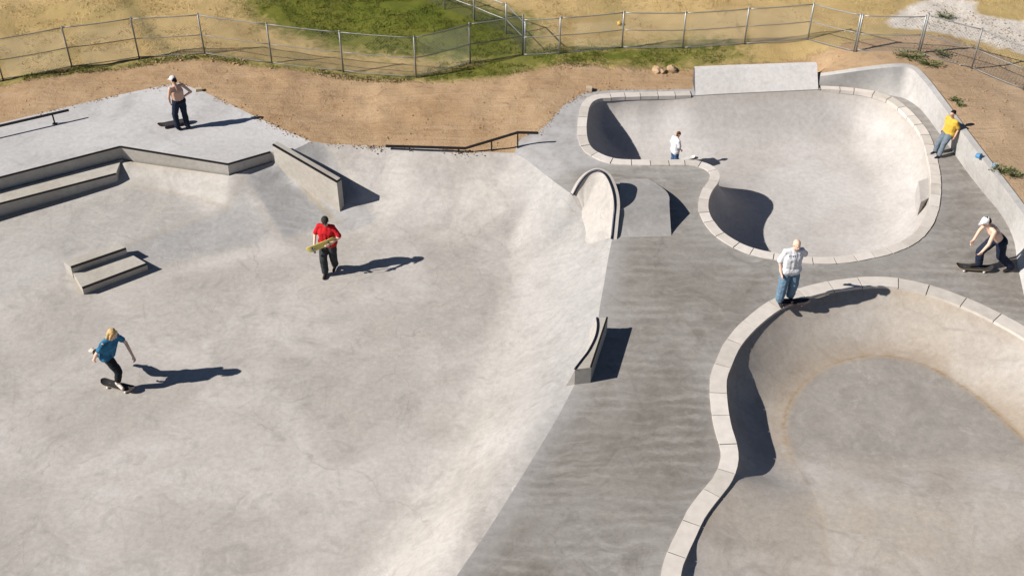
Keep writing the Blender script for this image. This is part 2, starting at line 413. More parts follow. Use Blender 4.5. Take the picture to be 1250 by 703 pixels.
def basin_stain(X):
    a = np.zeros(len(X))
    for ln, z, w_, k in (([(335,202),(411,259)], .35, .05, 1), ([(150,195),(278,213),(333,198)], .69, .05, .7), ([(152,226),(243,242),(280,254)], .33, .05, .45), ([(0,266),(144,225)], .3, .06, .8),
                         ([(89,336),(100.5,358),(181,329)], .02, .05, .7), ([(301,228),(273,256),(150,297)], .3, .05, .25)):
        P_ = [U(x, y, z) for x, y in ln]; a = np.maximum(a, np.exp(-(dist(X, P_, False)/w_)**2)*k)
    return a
tag(sheet('basin_floor', basin_loop, [], grid(basin_loop, .1), z_basin, M['basin'], attrs={'stain': basin_stain, 'pour_shade': basin_shade}), kind='structure')
def zb(px, py):
    """height of the basin under a photo pixel"""
    z = 0.0
    for _ in range(12):
        x, y = U(px, py, z); z = .5*z+.5*float(z_basin(np.array([[x, y]]))[0])
    return z

# ------------------------------------------------------------------ bowls
up_px = [(744,120),(732.5,120.7),(724,124),(718.4,131),(715.6,144),(714.5,158),(716.5,173),(723,183.5),(737,191.5),(752,195.5),(775,196.8),(813,196.8),(840,196.8),(855,199),(868.5,204),(876.5,212.5),(875.5,222.7),
         (868.5,232.6),(864,243),(863,254),(865.6,264),(871,273),(882,285.5),(902,298),(925,306.5),(948,311),(974,314.5),(1005,316),(1033,314),(1056,310),(1082,304),(1104.5,294.5),(1118.7,284),(1128,271),(1134.5,255),
         (1137.5,235),(1137.2,213),(1133.5,193.4),(1129.3,176.4),(1122.4,161),(1112,147.3),(1098,133),(1084,123),(1066.8,117),(1047,112.7),(1022.7,110.5),(1000,109.8),(960,111.5),(923,113.2),(885,115),(847,117),(800,118),(761,119)]
up = resample(catmull([U(x, y, DZ) for x, y in up_px], 5, True), .07, True)
lo_px = [(885,477.6),(885.5,462),(891,447),(901,425),(916.8,405.5),(935,389),(954,376),(979,365),(1005,357.5),(1033,352.5),(1059,349.8),(1087.5,350),(1119,355.5),(1150,364.5),(1178,375.5),(1200,385.5),(1226,399),(1253,415),(1300,450),(1350,505),(1390,570),
         (1405,650),(1395,750),(1330,850),(1200,910),(1050,930),(920,905),(850,840),(825,770),(829,702),(837,677),(846,657.6),(857,634),(868,618),(880,603),(891,588),(898,570),(899.5,556),(897,541),(891,522),(887,500)]
low = resample(catmull([U(x, y, DZ) for x, y in lo_px], 5, True), .08, True)
def rings(loop, ds, poly_in):
    P = np.array(loop)[:, :2]; T = np.roll(P, -1, 0)-np.roll(P, 1, 0); T /= np.linalg.norm(T, axis=1)[:, None]
    Nn = np.column_stack([-T[:, 1], T[:, 0]])
    test = P+Nn*.02
    if inside(test, P).mean() < .5: Nn = -Nn
    out = []
    for d in ds:
        q = P+Nn*d; k = (dist(q, P) > d*.93) & inside(q, P); out.append(q[k])
    return np.vstack(out)
UD = 1.15; xe0, ye0 = U(846, 117, DZ); xe1, ye1 = U(1000, 110, DZ)
def z_up(X):
    d = dist(X, up); Rr = 1.35
    t = np.clip(d/Rr, 0, 1)
    ym = .5*(U(900,200,DZ)[1]+U(900,120,DZ)[1]); bk_ = np.clip((X[:, 1]-ym)/2.5, 0, 1)*np.clip((X[:, 0]-U(735,130,DZ)[0])/1.0, 0, 1)
    ex = .5+.28*bk_
    t = np.clip(d/(Rr*(1+.25*bk_)), 0, 1)
    dep = UD*(1-(1-t)**2)**ex
    sst = lambda v: np.clip(v, 0, 1)**2*(3-2*np.clip(v, 0, 1))
    em = sst((X[:, 0]-xe0+1.1)/1.3)*sst((xe1+1.1-X[:, 0])/1.3)*sst((X[:, 1]-ym)/1.6)
    dep = dep*(1-em)+UD*(1-(1-t)**1.7)*em
    return DZ-.015-dep-np.clip(d-Rr, 0, 3)*.03+wob(X, .7, .01)*np.clip(d*3, 0, 1)
ds = (.008, .025, .05, .085, .13, .19, .26, .35, .45, .56, .68)
ug = grid(up, .1); ug = ug[dist(ug, up) > .74]
seam_up = [U(x, y, DZ-UD) for x, y in [(925,230),(980,240),(1035,250),(1040,300)]]
tag(sheet('upper_bowl', up, [], np.vstack([rings(up, ds, up), ug]), z_up, M['bowl'],
          attrs={'stain': lambda X: np.clip(1-dist(X, up)/.28, 0, 1)*.25}), kind='structure')
# lower bowl
circ = [U(x, y, 0.15) for x, y in [(968,562),(958,530),(960,505),(973,480),(1000,456),(1035,442),(1072,438),(1110,443),(1150,460),(1190,487),(1225,518),(1255,550)]]
foot_low = catmull([U(x, y, 0.3) for x, y in [(1005,760),(1006,703),(1000,660),(985,610),(966,563),(957,530),(960,505),(973,480),(1000,456),(1035,442),(1072,438),(1110,443),(1150,460),(1190,487),(1225,518),(1258,552),(1290,610),(1300,700),(1280,790),(1180,840),(1080,835)]], 4, True)
foot_low = resample(foot_low, .12, True)
yb = U(1000, 572, .3)[1]; fx0 = U(1000, 650, .4)[0]
def z_low(X):
    dr = dist(X, low); df = dist(X, foot_low); ins = inside(X, foot_low)
    t = np.where(ins, 1.0, dr/(dr+df+1e-9))
    # wall gets a steeper lip along the left, by plan position
    pyv = X[:, 1]
    y440 = U(885, 458, DZ)[1]; y585 = U(890, 580, DZ)[1]; y655 = U(850, 655, DZ)[1]
    left = np.clip((U(1000, 400, DZ)[0]-X[:, 0])/.9, 0, 1)
    a = np.clip((y440+.5-pyv)/.8, 0, 1)*np.clip((pyv-y585+.1)/.5, 0, 1)
    b = np.clip((y655-.1-pyv)/.35, 0, 1)
    st = np.clip((a+b)*left, 0, 1)
    mellow = 1-(1-t)**1.45
    steep = (1-(1-t)**2)**.5
    s_ = np.clip((yb+.5-pyv)/1.9, 0, 1); s_ = s_*s_*(3-2*s_)
    D = .70-s_*(.36+np.clip(X[:, 0]-fx0, 0, 5)*.02)
    z = DZ-.015-D*(mellow*(1-st)+steep*st)
    return z+wob(X, .7, .012)*np.clip(dr*2, 0, 1)
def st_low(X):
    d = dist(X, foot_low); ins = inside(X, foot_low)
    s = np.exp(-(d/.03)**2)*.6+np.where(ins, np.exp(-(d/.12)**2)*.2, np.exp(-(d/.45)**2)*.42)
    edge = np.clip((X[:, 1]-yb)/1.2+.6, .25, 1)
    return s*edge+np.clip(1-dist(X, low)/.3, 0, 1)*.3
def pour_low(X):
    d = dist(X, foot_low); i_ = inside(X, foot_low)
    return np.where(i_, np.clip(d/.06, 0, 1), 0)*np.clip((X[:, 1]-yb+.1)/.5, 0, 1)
lg = grid(low, .1); lg = lg[(dist(lg, low) > .74)]
extra_l = np.vstack([rings(low, ds, low), lg[dist(lg, foot_low) > .05], foot_low])
fl = np.array(foot_low); cen = fl.mean(0)
extra_l = np.vstack([extra_l, fl+(cen-fl)/np.linalg.norm(cen-fl, axis=1)[:, None]*.03, fl-(cen-fl)/np.linalg.norm(cen-fl, axis=1)[:, None]*.03])
tag(sheet('lower_bowl', low, [], extra_l, z_low, M['lowbowl'], attrs={'stain': st_low, 'pour_shade': pour_low}), kind='structure')

# ------------------------------------------------------------------ retaining bank on the right of the deck (base / top)
wb_px = [(1000,106),(1030,107),(1061,111),(1089,117),(1106,121.5),(1125,135),(1145,161),(1158,178),(1182,212),(1201,236),(1222,262),(1237,292),(1244,334),(1262,385),(1330,440),(1450,540),(1560,720),(1600,1010)]
wt_px = [(1001,93.5,.32),(1030,89.5,.52),(1060,85.5,.66),(1088,82.5,.75),(1110,83,.75),(1126,97,.75),(1149,127,.75),(1163,146,.75),(1190,182,.75),(1211,210,.75),(1236,243,.75),(1260,277,.75),(1285,320,.75),(1310,375,.75),(1370,425,.75),(1490,520,.75),(1610,720,.75),(1650,1010,.75)]
wbase = catmull([U3(x, y, DZ) for x, y in wb_px], 6); wtop = catmull([U3(x, y, DZ+h) for x, y, h in wt_px], 6)
bm = bmesh.new()
rows = []
for k in range(9):
    t = k/8; zt = t**1.25
    rows.append([(a[0]+(b[0]-a[0])*t, a[1]+(b[1]-a[1])*t, DZ-.01+(b[2]-DZ+.01)*zt) for a, b in zip(wbase, wtop)])
tp = np.array(wtop)[:, :2]; T = np.gradient(tp, axis=0); T /= np.linalg.norm(T, axis=1)[:, None]; Nn = np.column_stack([-T[:, 1], T[:, 0]])
if Nn[len(Nn)//2][0] < 0: Nn = -Nn
rows.append([(b[0]+n[0]*.16, b[1]+n[1]*.16, b[2]+.012) for b, n in zip(wtop, Nn)])
rows.append([(b[0]+n[0]*.17, b[1]+n[1]*.17, b[2]-.6) for b, n in zip(wtop, Nn)])
wouter = [(r[0], r[1], b[2]-.02) for r, b in zip(rows[-1], wtop)]
loft(bm, rows)
o = from_bm('retaining_wall', bm, M['bank'], smooth=True)
tag(o, 'curved sloping concrete retaining bank between the big bowl deck and the dirt on the right', 'retaining wall')
bev = o.modifiers.new('b', 'EDGE_SPLIT'); bev.split_angle = R(50)

# ------------------------------------------------------------------ deck
deck_left = [U3(x, y, z) for x, y, z in [(628,187,.95),(633,172,1.0),(645,164,1.03),(658,160,1.06),(668,150,DZ),(690,127,DZ),(705,117,DZ),(718,111.8,DZ),(760,110,DZ),(845,109,DZ)]]
deck_loop = [tuple(p) for p in lip[::-1]]+deck_left[1:]+[U3(847,96,DZ), U3(1000,90.5,DZ)]+[tuple(p) for p in wbase]
d2 = []
for i in range(len(deck_loop)):
    a = np.array(deck_loop[i]); b = np.array(deck_loop[(i+1) % len(deck_loop)]); n = max(1, int(np.hypot(*(b-a)[:2])/.3))
    for k in range(n): d2.append(tuple(a+(b-a)*k/n))
deck_loop = d2
zd_ctrl = [tuple(p) for p in deck_loop]+[tuple(list(p)+[DZ]) for p in up[::3]]+[tuple(list(p)+[DZ]) for p in low[::3]]+\
          [U3(690, 200, 1.09), U3(670, 180, 1.08), U3(700,225,1.06), U3(715,225,1.09), U3(705, 140, DZ), U3(800, 350, DZ+.02), U3(760, 500, DZ), U3(740, 620, DZ), U3(650,190,1.03)]
zdeck_t = tin(zd_ctrl)
def z_deck(X): return zdeck_t(X)
def deck_stain(X):
    a = np.array([U(x, y, DZ) for x, y in [(640,172),(668,150),(700,118),(735,113),(845,111),(845,116),(740,119),(722,122),(711,135),(708,165),(716,182),(735,194),(690,205),(655,200)]])
    s = np.where(inside(X, a), 1, np.clip(1-dist(X, a)/.5, 0, 1))
    rimd = np.minimum(dist(X, up), dist(X, low))
    ld = dist(X, lip, False)
    return np.clip(s*.95+np.clip(1-rimd/.75, 0, 1)*.3+np.clip(1-ld/.5, 0, 1)*.6, 0, 1)
tag(sheet('bowl_deck', deck_loop, [up, low], grid(deck_loop, .16), z_deck, M['deck'], attrs={'stain': deck_stain}), kind='structure')

# ------------------------------------------------------------------ coping blocks
def coping(name, loop, blen, width, skip, label, jitter=0.12):
    root = empty(name, (float(loop[:, 0].mean()), float(loop[:, 1].mean()), DZ)); tag(root, label, 'coping')
    P = np.vstack([loop, loop[:1]]); seg = np.linalg.norm(np.diff(P, axis=0), axis=1); s = np.concatenate([[0], np.cumsum(seg)]); L = s[-1]
    T = np.roll(loop, -1, 0)-np.roll(loop, 1, 0); T /= np.linalg.norm(T, axis=1)[:, None]; Nn = np.column_stack([-T[:, 1], T[:, 0]])
    if inside(loop+Nn*.02, loop).mean() > .5: Nn = -Nn      # outward, onto the deck
    Nn = np.vstack([Nn, Nn[:1]])
    def at(q, off):
        q = q % L
        p = np.array([np.interp(q, s, P[:, k]) for k in range(2)]); n = np.array([np.interp(q, s, Nn[:, k]) for k in range(2)]); n /= np.linalg.norm(n)
        return p+n*off
    n = int(L/blen); cuts = np.linspace(0, L, n+1)[:-1]+np.random.uniform(-jitter, jitter, n)*blen
    cuts = list(cuts)+[cuts[0]+L]
    ox, oy, oz = root.location
    runs = []
    for i in range(n):
        a, b = cuts[i]+.009, cuts[i+1]-.009
        mid = at((a+b)/2, 0)
        if skip(mid): continue
        if mid[1] < 9.5 or mid[0] > 12.5: continue
        m = 5; zt = DZ+.028+random.uniform(-.004, .004)
        bm = bmesh.new(); top = []
        for q in np.linspace(a, b, m): top.append(tuple(at(q, -.03))+(zt,))
        for q in np.linspace(b, a, m): top.append(tuple(at(q, width+random.uniform(-.006, .006)))+(zt-.004,))
        top = [(p[0]-ox, p[1]-oy, p[2]-oz) for p in top]
        prism(bm, top, DZ-.075-oz); bevel(bm, .012, 2)
        from_bm('coping_block', bm, random.choice([M['tile'], M['tile'], M['tile_b'], M['tile_c']]), root)
        runs.append((a-.02, b+.02))
    bm = bmesh.new()                                          # mortar bed just under the block tops
    for a, b in runs:
        top = [tuple(at(q, -.012))+(DZ+.012,) for q in np.linspace(a, b, 5)]+[tuple(at(q, width-.012))+(DZ+.012,) for q in np.linspace(b, a, 5)]
        prism(bm, [(p[0]-ox, p[1]-oy, p[2]-oz) for p in top], DZ-.06-oz)
    from_bm('mortar_joints', bm, M['mortar'], root)
xe0, ye0 = U(846, 117, DZ); xe1, ye1 = U(1000, 110, DZ)
coping('pool_coping', up, .44, .205, lambda p: xe0-.05 < p[0] < xe1+.05 and p[1] > ye0-.7, 'ring of pale coping blocks around the far kidney shaped bowl')
coping('pool_coping', low, .72, .305, lambda p: False, 'wider pale coping blocks around the near bowl at lower right')

# raised back wall of the far bowl
bm = bmesh.new()
k0 = [p for p in up if xe0-.001 < p[0] < xe1+.001 and p[1] > ye0-.7]; k0 = sorted(k0, key=lambda p: p[0])
H0 = .64
front = [tuple(k0[0])]+[tuple(p) for p in k0[1:-1:3]]+[tuple(k0[-1])]
n = len(front)
H0 = .48; rows = []
for k in range(7):
    t = k/6; rows.append([(p[0], p[1]-.006+.56*t, DZ-.024+(H0+.024-.04*i/(n-1))*t) for i, p in enumerate(front)])
rows.append([(p[0], p[1]+.70, DZ+H0-.04*i/(n-1)+.004) for i, p in enumerate(front)])
rows.append([(p[0], p[1]+.72, DZ-.3) for i, p in enumerate(front)])
rows.append([(p[0], p[1]+.02, DZ-.3) for i, p in enumerate(front)])
loft(bm, rows); bmesh.ops.holes_fill(bm, edges=[e for e in bm.edges if e.is_boundary], sides=0)
o = from_bm('concrete_wall', bm, M['bowlwall'], None, True); o.modifiers.new('e', 'EDGE_SPLIT').split_angle = R(30)
tag(o, 'pale raised concrete wall standing over the back edge of the far bowl', 'wall')

# step pocket against the right wall of the far bowl
bm = bmesh.new()
tz = DZ-.22
q = [U3(x, y, tz) for x, y in [(1121,221),(1134,217),(1136.5,240),(1124,247)]]
prism(bm, q, DZ-1.5); bevel(bm, .03, 3)
tag(from_bm('concrete_step', bm, M['bowl']), 'small pale step block against the right inner wall of the far bowl', 'step')

# ------------------------------------------------------------------ platform with steel edge, step below it
root = empty('concrete_platform', U3(150, 140, PZ)); tag(root, 'raised pale concrete platform at upper left with dark steel front edge', 'platform')
ox, oy, oz = root.location
def sub(pts): return [(p[0]-ox, p[1]-oy, p[2]-oz) for p in pts]
bm = bmesh.new(); loop = plat_front+[U3(352,186,PZ)]+plat_back
prism(bm, sub(loop), -.3-oz, [0, 1, 3], .16)
o = from_bm('platform_slab', bm, M['platform'], root)
o.data.materials.append(M['ledge'])
for p in o.data.polygons:
    if abs(p.normal.z) < .5: p.material_index = 1
bm = bmesh.new()
def edge_strip(bm, pts, w_=.03, h=.035, proud=.004):
    """steel angle along the top edge of a ledge, outer side = right of travel"""
    P = np.array(pts, float); T = np.gradient(P[:, :2], axis=0)
    out = []
    for i in range(len(P)-1):
        a, b = P[i], P[i+1]; d = (b-a)[:2]; d /= np.linalg.norm(d); nr = np.array([d[1], -d[0]])
        for off0, off1, z0, z1 in ((-w_, proud, -h, proud),):
            q = [(*(a[:2]+nr*off1), a[2]+z1), (*(b[:2]+nr*off1), b[2]+z1), (*(b[:2]+nr*off0), b[2]+z1), (*(a[:2]+nr*off0), a[2]+z1)]
            prism(bm, q, [a[2]+z0, b[2]+z0, b[2]+z0, a[2]+z0])
edge_strip(bm, sub(plat_front))
from_bm('steel_edge', bm, M['steel'], root)
# step
root = empty('concrete_step', U3(70, 240, .6)); tag(root, 'long low concrete step running below the platform at upper left with dark front edge', 'step')
ox, oy, oz = root.location; SZ = .665
fr = [U3(-330, 337, SZ), U3(0, 248.5, SZ), U3(141.4, 212, SZ), U3(147, 197, SZ)]
bk = [(p[0], p[1]+.0, SZ) for p in plat_front[:3]][::-1]
bk = [(p[0]+.003, p[1]-.003, SZ) for p in bk]
bm = bmesh.new(); prism(bm, sub(fr+bk), -.2-oz, [0, 1]); from_bm('step_block', bm, M['ledge'], root)
bm = bmesh.new(); edge_strip(bm, sub(fr[:3])); from_bm('steel_edge', bm, M['steel'], root)

# hubba ledge running out over the bank
root = empty('concrete_ledge', U3(411, 258, .1)); tag(root, 'long pale concrete ledge with dark steel edge jutting from the platform down over the bank', 'ledge')
ox, oy, oz = root.location
za, zc = PZ+.27, 1.0
A = U3(332.5,176.5,za); B = U3(411,222,zc)
d = Vector((B[0]-A[0], B[1]-A[1], 0)).normalized(); nr = Vector((-d.y, d.x, 0)); 
Wd = .17
A2 = (A[0]+nr.x*Wd, A[1]+nr.y*Wd, za); B2 = (B[0]+nr.x*Wd, B[1]+nr.y*Wd, zc)
bm = bmesh.new(); prism(bm, sub([A, B, B2, A2]), -.3-oz); from_bm('ledge_block', bm, M['ledge'], root)
bm = bmesh.new(); edge_strip(bm, sub([A, B]), .04); edge_strip(bm, sub([B, B2]), .04, .035)
from_bm('steel_edge', bm, M['steel'], root)

# manual pad of two levels
root = empty('manual_pad', U3(130, 330, 0)); tag(root, 'low two level concrete box with dark steel edges alone on the open floor', 'skate box')
ox, oy, oz = root.location
zl, zu = zb(130, 335)+.17, zb(110, 320)+.31
def quad(z, pts): return [U3(x, y, z) for x, y in pts]
q1 = quad(zl, [(89,333),(100.5,351.5),(179.5,322),(157.5,308.8)]); q2 = quad(zu, [(77.5,319.5),(86.5,326.3),(154,303.3),(145,297.2)])
bm = bmesh.new(); prism(bm, sub(q1), -.1-oz, [1]); from_bm('low_block', bm, M['ledge'], root)
bm = bmesh.new(); prism(bm, sub(q2), -.1-oz, [1]); from_bm('high_block', bm, M['ledge'], root)
bm = bmesh.new(); edge_strip(bm, sub([q1[1], q1[2]]), .04, .035); edge_strip(bm, sub([q2[1], q2[2]]), .04, .035); from_bm('steel_edge', bm, M['steel'], root)

# ------------------------------------------------------------------ quarter pipe extension with arched steel coping
root = empty('quarter_pipe_extension', U3(730, 250, DZ)); tag(root, 'arched concrete quarter pipe extension with curved dark metal coping rising at the deck edge', 'quarter pipe')
ox, oy, oz = root.location
base_px = [(700,238),(707,235),(715,233),(724,233.5),(731.5,235.5),(738,240.5),(743,248),(747.5,261),(749.5,272),(748.5,281),(747,292)]
top_py = [238, 224, 214, 209, 209.5, 214, 222.5, 236, 251, 270, 292]
bb = catmull([U3(x, y, DZ) for x, y in base_px], 4)
hh = catmull([(i, (b[1]-t)/41.5, 0) for i, (b, t) in enumerate(zip(base_px, top_py))], 4)
hh = [max(0.0, h[1]) for h in hh]
P = np.array(bb)[:, :2]; T = np.gradient(P, axis=0); T /= np.linalg.norm(T, axis=1)[:, None]; Nr = np.column_stack([-T[:, 1], T[:, 0]])  # to the right / back
if Nr[len(Nr)//2][0] < 0: Nr = -Nr
Wt = .11
bm = bmesh.new(); rows = []
for k in range(9):                                            # concave face
    t = k/8
    rows.append([(p[0]-g_*(n[0]*(.52*(1-t)**1.5)+.12*(1-t)), p[1]-g_*n[1]*(.52*(1-t)**1.5), DZ-.34+(h+.34)*t) for p, n, h, g_ in zip(P, Nr, hh, [min(1, hq/.22)**.6 if hq > 0 else 0 for hq in hh])])
rows.append([(p[0]+n[0]*Wt, p[1]+n[1]*Wt, DZ+h+.001) for p, n, h in zip(P, Nr, hh)])
rows.append([(p[0]+n[0]*Wt, p[1]+n[1]*Wt, DZ-.3) for p, n, h in zip(P, Nr, hh)])
rows = [sub(r) for r in rows]; loft(bm, rows)
bmesh.ops.holes_fill(bm, edges=[e for e in bm.edges if e.is_boundary], sides=0)
o = from_bm('quarter_face', bm, M['basin'], root, True); o.modifiers.new('e', 'EDGE_SPLIT').split_angle = R(35)
bm = bmesh.new(); tube(bm, sub([(p[0]-n[0]*.006, p[1]-n[1]*.006, DZ+h+.008) for p, n, h in zip(P, Nr, hh)]), .026, 8)
from_bm('coping_pipe', bm, M['steel_b'], root, True)
# roll over hump behind it
bm = bmesh.new(); HB = .42
fl_, fr_ = U3(751,291,DZ), U3(820,290,DZ)
cl_, cr_ = U3(756,255,DZ+HB), U3(817,247.5,DZ+HB)
kl_, kr_ = U3(757,214.5,DZ), U3(786,214.5,DZ)
rows = []
for t in np.linspace(0, 1, 7):
    e = t**1.25
    rows.append([(fl_[0]+(cl_[0]-fl_[0])*t+(fr_[0]-fl_[0]+((cr_[0]-fr_[0])-(cl_[0]-fl_[0]))*t)*u, fl_[1]+(cl_[1]-fl_[1])*t+((fr_[1]-fl_[1])*(1-t)+(cr_[1]-cl_[1])*t)*u, DZ-.02+(HB+.02)*e) for u in np.linspace(0, 1, 9)])
for t in np.linspace(.12, 1, 8):
    z = DZ-.02+(HB+.02)*(1-t)**1.25; bul = math.sin(t*math.pi)*.22
    rows.append([(cl_[0]+(kl_[0]-cl_[0])*t+((cr_[0]-cl_[0])*(1-t)+(kr_[0]-kl_[0])*t+bul)*u, cl_[1]+(kl_[1]-cl_[1])*t+((cr_[1]-cl_[1])*(1-t)+(kr_[1]-kl_[1])*t)*u, z) for u in np.linspace(0, 1, 9)])
vv = loft(bm, rows)
for side in (0, -1):                                          # end walls
    lowv = [bm.verts.new((r[side][0], r[side][1], DZ-.1)) for r in rows]
    for i in range(len(rows)-1): bm.faces.new((vv[i][side], vv[i+1][side], lowv[i+1], lowv[i]))
o = from_bm('concrete_hump', bm, M['hump'], None, True); o.modifiers.new('e', 'EDGE_SPLIT').split_angle = R(14)
tag(o, 'concrete roll over hump with a crease across it beside the arched quarter pipe extension', 'hump')

# low wedge extension with bowed coping further down the lip
root = empty('lip_extension', U3(722, 440, DZ)); tag(root, 'small wedge shaped concrete lip extension with bowed steel coping at the edge of the deck', 'lip extension')
ox, oy, oz = root.location
EZ = DZ+.42
cop = catmull([U3(x, y, EZ) for x, y in [(729.5,388),(730.3,399),(727.5,412),(719.5,428),(710.5,440),(702.5,450.5)]], 5)
bkw = [U3(721.7,448.5,EZ), U3(742,387,EZ)]
P = np.array(cop)[:, :2]; n = len(P)
bm = bmesh.new(); prism(bm, sub([tuple(p) for p in cop]+bkw), DZ-.6-oz)
from_bm('extension_block', bm, M['ledge'], root)
bm = bmesh.new(); rows = []
foot2 = [U3(x, y, .62) for x, y in zip(np.linspace(706, 668, n), np.linspace(400, 486, n))]
for k in range(8):
    t = k/7
    rows.append([(a[0]+(b[0]-a[0])*t-.004, a[1]+(b[1]-a[1])*t, EZ-.002-(EZ-.50)*(1-(1-t)**1.7)) for a, b in zip(cop, foot2)])
rows = [sub(r) for r in rows]; vv = loft(bm, rows)
lowv = [bm.verts.new((r[-1][0], r[-1][1], .3-oz)) for r in rows]
for i in range(len(rows)-1): bm.faces.new((vv[i][-1], vv[i+1][-1], lowv[i+1], lowv[i]))
lowv = [bm.verts.new((r[0][0], r[0][1], .3-oz)) for r in rows]
for i in range(len(rows)-1): bm.faces.new((vv[i][0], vv[i+1][0], lowv[i+1], lowv[i]))
from_bm('bank_face', bm, M['basin'], root, False)
bm = bmesh.new(); tube(bm, sub([(p[0]-.012, p[1], EZ+.006) for p in cop]), .022, 8); from_bm('coping_pipe', bm, M['steel_b'], root, True)
bm = bmesh.new(); edge_strip(bm, sub([bkw[0], bkw[1]]), .03, .03); from_bm('steel_edge', bm, M['steel'], root)

# ------------------------------------------------------------------ rails
root = empty('grind_rail', U3(40, 160, PZ)); tag(root, 'low dark flat bar grind rail on the platform at far left', 'rail')
ox, oy, oz = root.location
a = U3(-140, 186, PZ+.3); b = U3(84, 134.6, PZ+.3)
bm = bmesh.new(); tube(bm, sub([a, b]), .035, 4); from_bm('rail_bar', bm, M['steel'], root)
for q in (.905, .45, .08):
    p = [a[i]+(b[i]-a[i])*q for i in range(3)]
    bm = bmesh.new(); tube(bm, sub([(p[0], p[1], PZ-.02), (p[0], p[1], PZ+.285)]), .022, 6)
    prism(bm, sub([(p[0]-.06, p[1]-.05, PZ+.008), (p[0]+.06, p[1]-.05, PZ+.008), (p[0]+.06, p[1]+.05, PZ+.008), (p[0]-.06, p[1]+.05, PZ+.008)]), PZ-.01-oz)
    from_bm('leg', bm, M['steel'], root)
root = empty('grind_rail', U3(570, 182, .95)); tag(root, 'kinked dark metal rail along the dirt edge at the back of the open floor', 'rail')
ox, oy, oz = root.location
rl = [U3(471,178.5,1.03), U3(568,181.2,1.08), U3(632,162,1.45), U3(657,162.5,1.42)]
bm = bmesh.new(); tube(bm, sub(rl), .035, 4); from_bm('rail_bar', bm, M['steel'], root)
for x, y, z in ((500,179.3,1.04), (560,181,1.075), (600,171.6,1.26), (632,162,1.44)):
    p = U3(x, y, z)
    bm = bmesh.new(); tube(bm, sub([(p[0], p[1], .85), (p[0], p[1], z-.01)]), .018, 6); from_bm('leg', bm, M['steel'], root)

# ------------------------------------------------------------------ ground around the park
park = [tuple(p) for p in plat_back[::-1]]
park = plat_back[::-1][:]                                                # left .. right along the back of the platform
park += rim[2:]+deck_left[1:]+[U3(847,96,DZ), U3(1000,90.5,DZ)]+wouter
park += [(14, 6, 1.8), (-3, 5, 1.0), U3(-400, 1010, 0.0), U3(-480, 600, 0.0), (plat_front[0][0], plat_front[0][1], .2)]
pk = []
for i in range(len(park)):
    a = np.array(park[i]); b = np.array(park[(i+1) % len(park)]); n = max(1, int(np.hypot(*(b-a)[:2])/.25))
    for k in range(n): pk.append(tuple(a+(b-a)*k/n))
park = pk
far = [(x, y, z) for x, y, z in [(-20,30,1.0),(-12,34,.95),(-4,34,.9),(2,34,.95),(6,35,1.15),(11,34,1.5),(16,33,1.75),(18,26,1.85),(20,15,1.85),(0,45,1.3),(-20,45,1.1),(20,45,1.8),(-25,10,.5),(25,5,1.8),(0,-5,1.0),(-20,-5,.6),
       (-60,60,1.5),(0,80,2.0),(60,60,2.2),(60,0,2.0),(-60,0,.8),(0,-60,1.0)]]
GC = np.array(park[::3]+far*1); Wg = np.array([1.0]*len(park[::3])+[6.0]*len(far))
def z_ground(X):
    out = np.zeros(len(X))
    for s in range(0, len(X), 4000):
        x = X[s:s+4000, :2]
        d2_ = ((x[:, None, :]-GC[None, :, :2])**2).sum(2)+1e-4
        w_ = Wg/d2_**1.6
        out[s:s+4000] = (w_*GC[:, 2]).sum(1)/w_.sum(1)
    d = dist(X, park)
    out += (wob(X, .35, .16)+wob(X, 1.6, .05)+wob(X, 5, .018))*np.clip(d/1.2, 0, 1)
    out -= .012*np.clip(1-d/.1, 0, 1)
    return out
def zg(px, py):
    z = 1.0
    for _ in range(10):
        x, y = U(px, py, z); z = .5*z+.5*float(z_ground(np.array([[x, y]]))[0])
    return z
def G(px, py):
    z = zg(px, py); return U3(px, py, z)
big = 900
outer = [(-big, -big), (big, -big), (big, big), (-big, big)]
near = [(-22, 20), (22, 20), (22, 46), (-22, 46)]
g1 = grid(near, .17); 
mid_ = grid([(-60, -30), (60, -30), (60, 90), (-60, 90)], 1.3)
m_in = (abs(mid_[:, 0]) < 22.3) & (mid_[:, 1] > 19.5) & (mid_[:, 1] < 46.3); mid_ = mid_[~m_in]
far_ = grid(outer, 45.0); far_ = far_[(abs(far_[:, 0]) > 65) | (far_[:, 1] > 95) | (far_[:, 1] < -35)]
allg = np.vstack([g1, mid_, far_]); allg = allg[~inside(allg, park)]; allg = allg[dist(allg, park) > .1]
def soft(X, poly, r):
    P = [U(x, y, 1.1) for x, y in poly]
    d = dist(X, P); return np.clip(.5+np.where(inside(X, P), d, -d)/(2*r), 0, 1)
def softline(X, line, r):
    P = [U(x, y, 1.1) for x, y in line]; return np.exp(-(dist(X, P, False)/r)**2)
dirt_poly = [(-400,210),(-60,118),(0,104),(60,92),(120,82),(180,75),(225,70),(290,75),(345,82),(420,88),(470,93),(530,98),(590,99),(640,92),(690,83),(740,86),(800,88),(850,86),(900,82),(960,78),(1010,75),(1060,72),(1100,68),(1150,70),(1210,92),(1260,118),(1400,160),(1700,300),(1900,900),(1250,900),(700,500),(300,400),(-400,500)]
green_poly = [(296,-30),(300,10),(345,30),(400,48),(470,60),(540,66),(600,78),(560,96),(620,95),(680,84),(740,84),(800,86),(850,82),(905,72),(895,60),(830,55),(770,57),(690,60),(655,60),(648,40),(655,22),(600,5),(520,-30)]
def a_dirt(X): return soft(X, dirt_poly, .35)
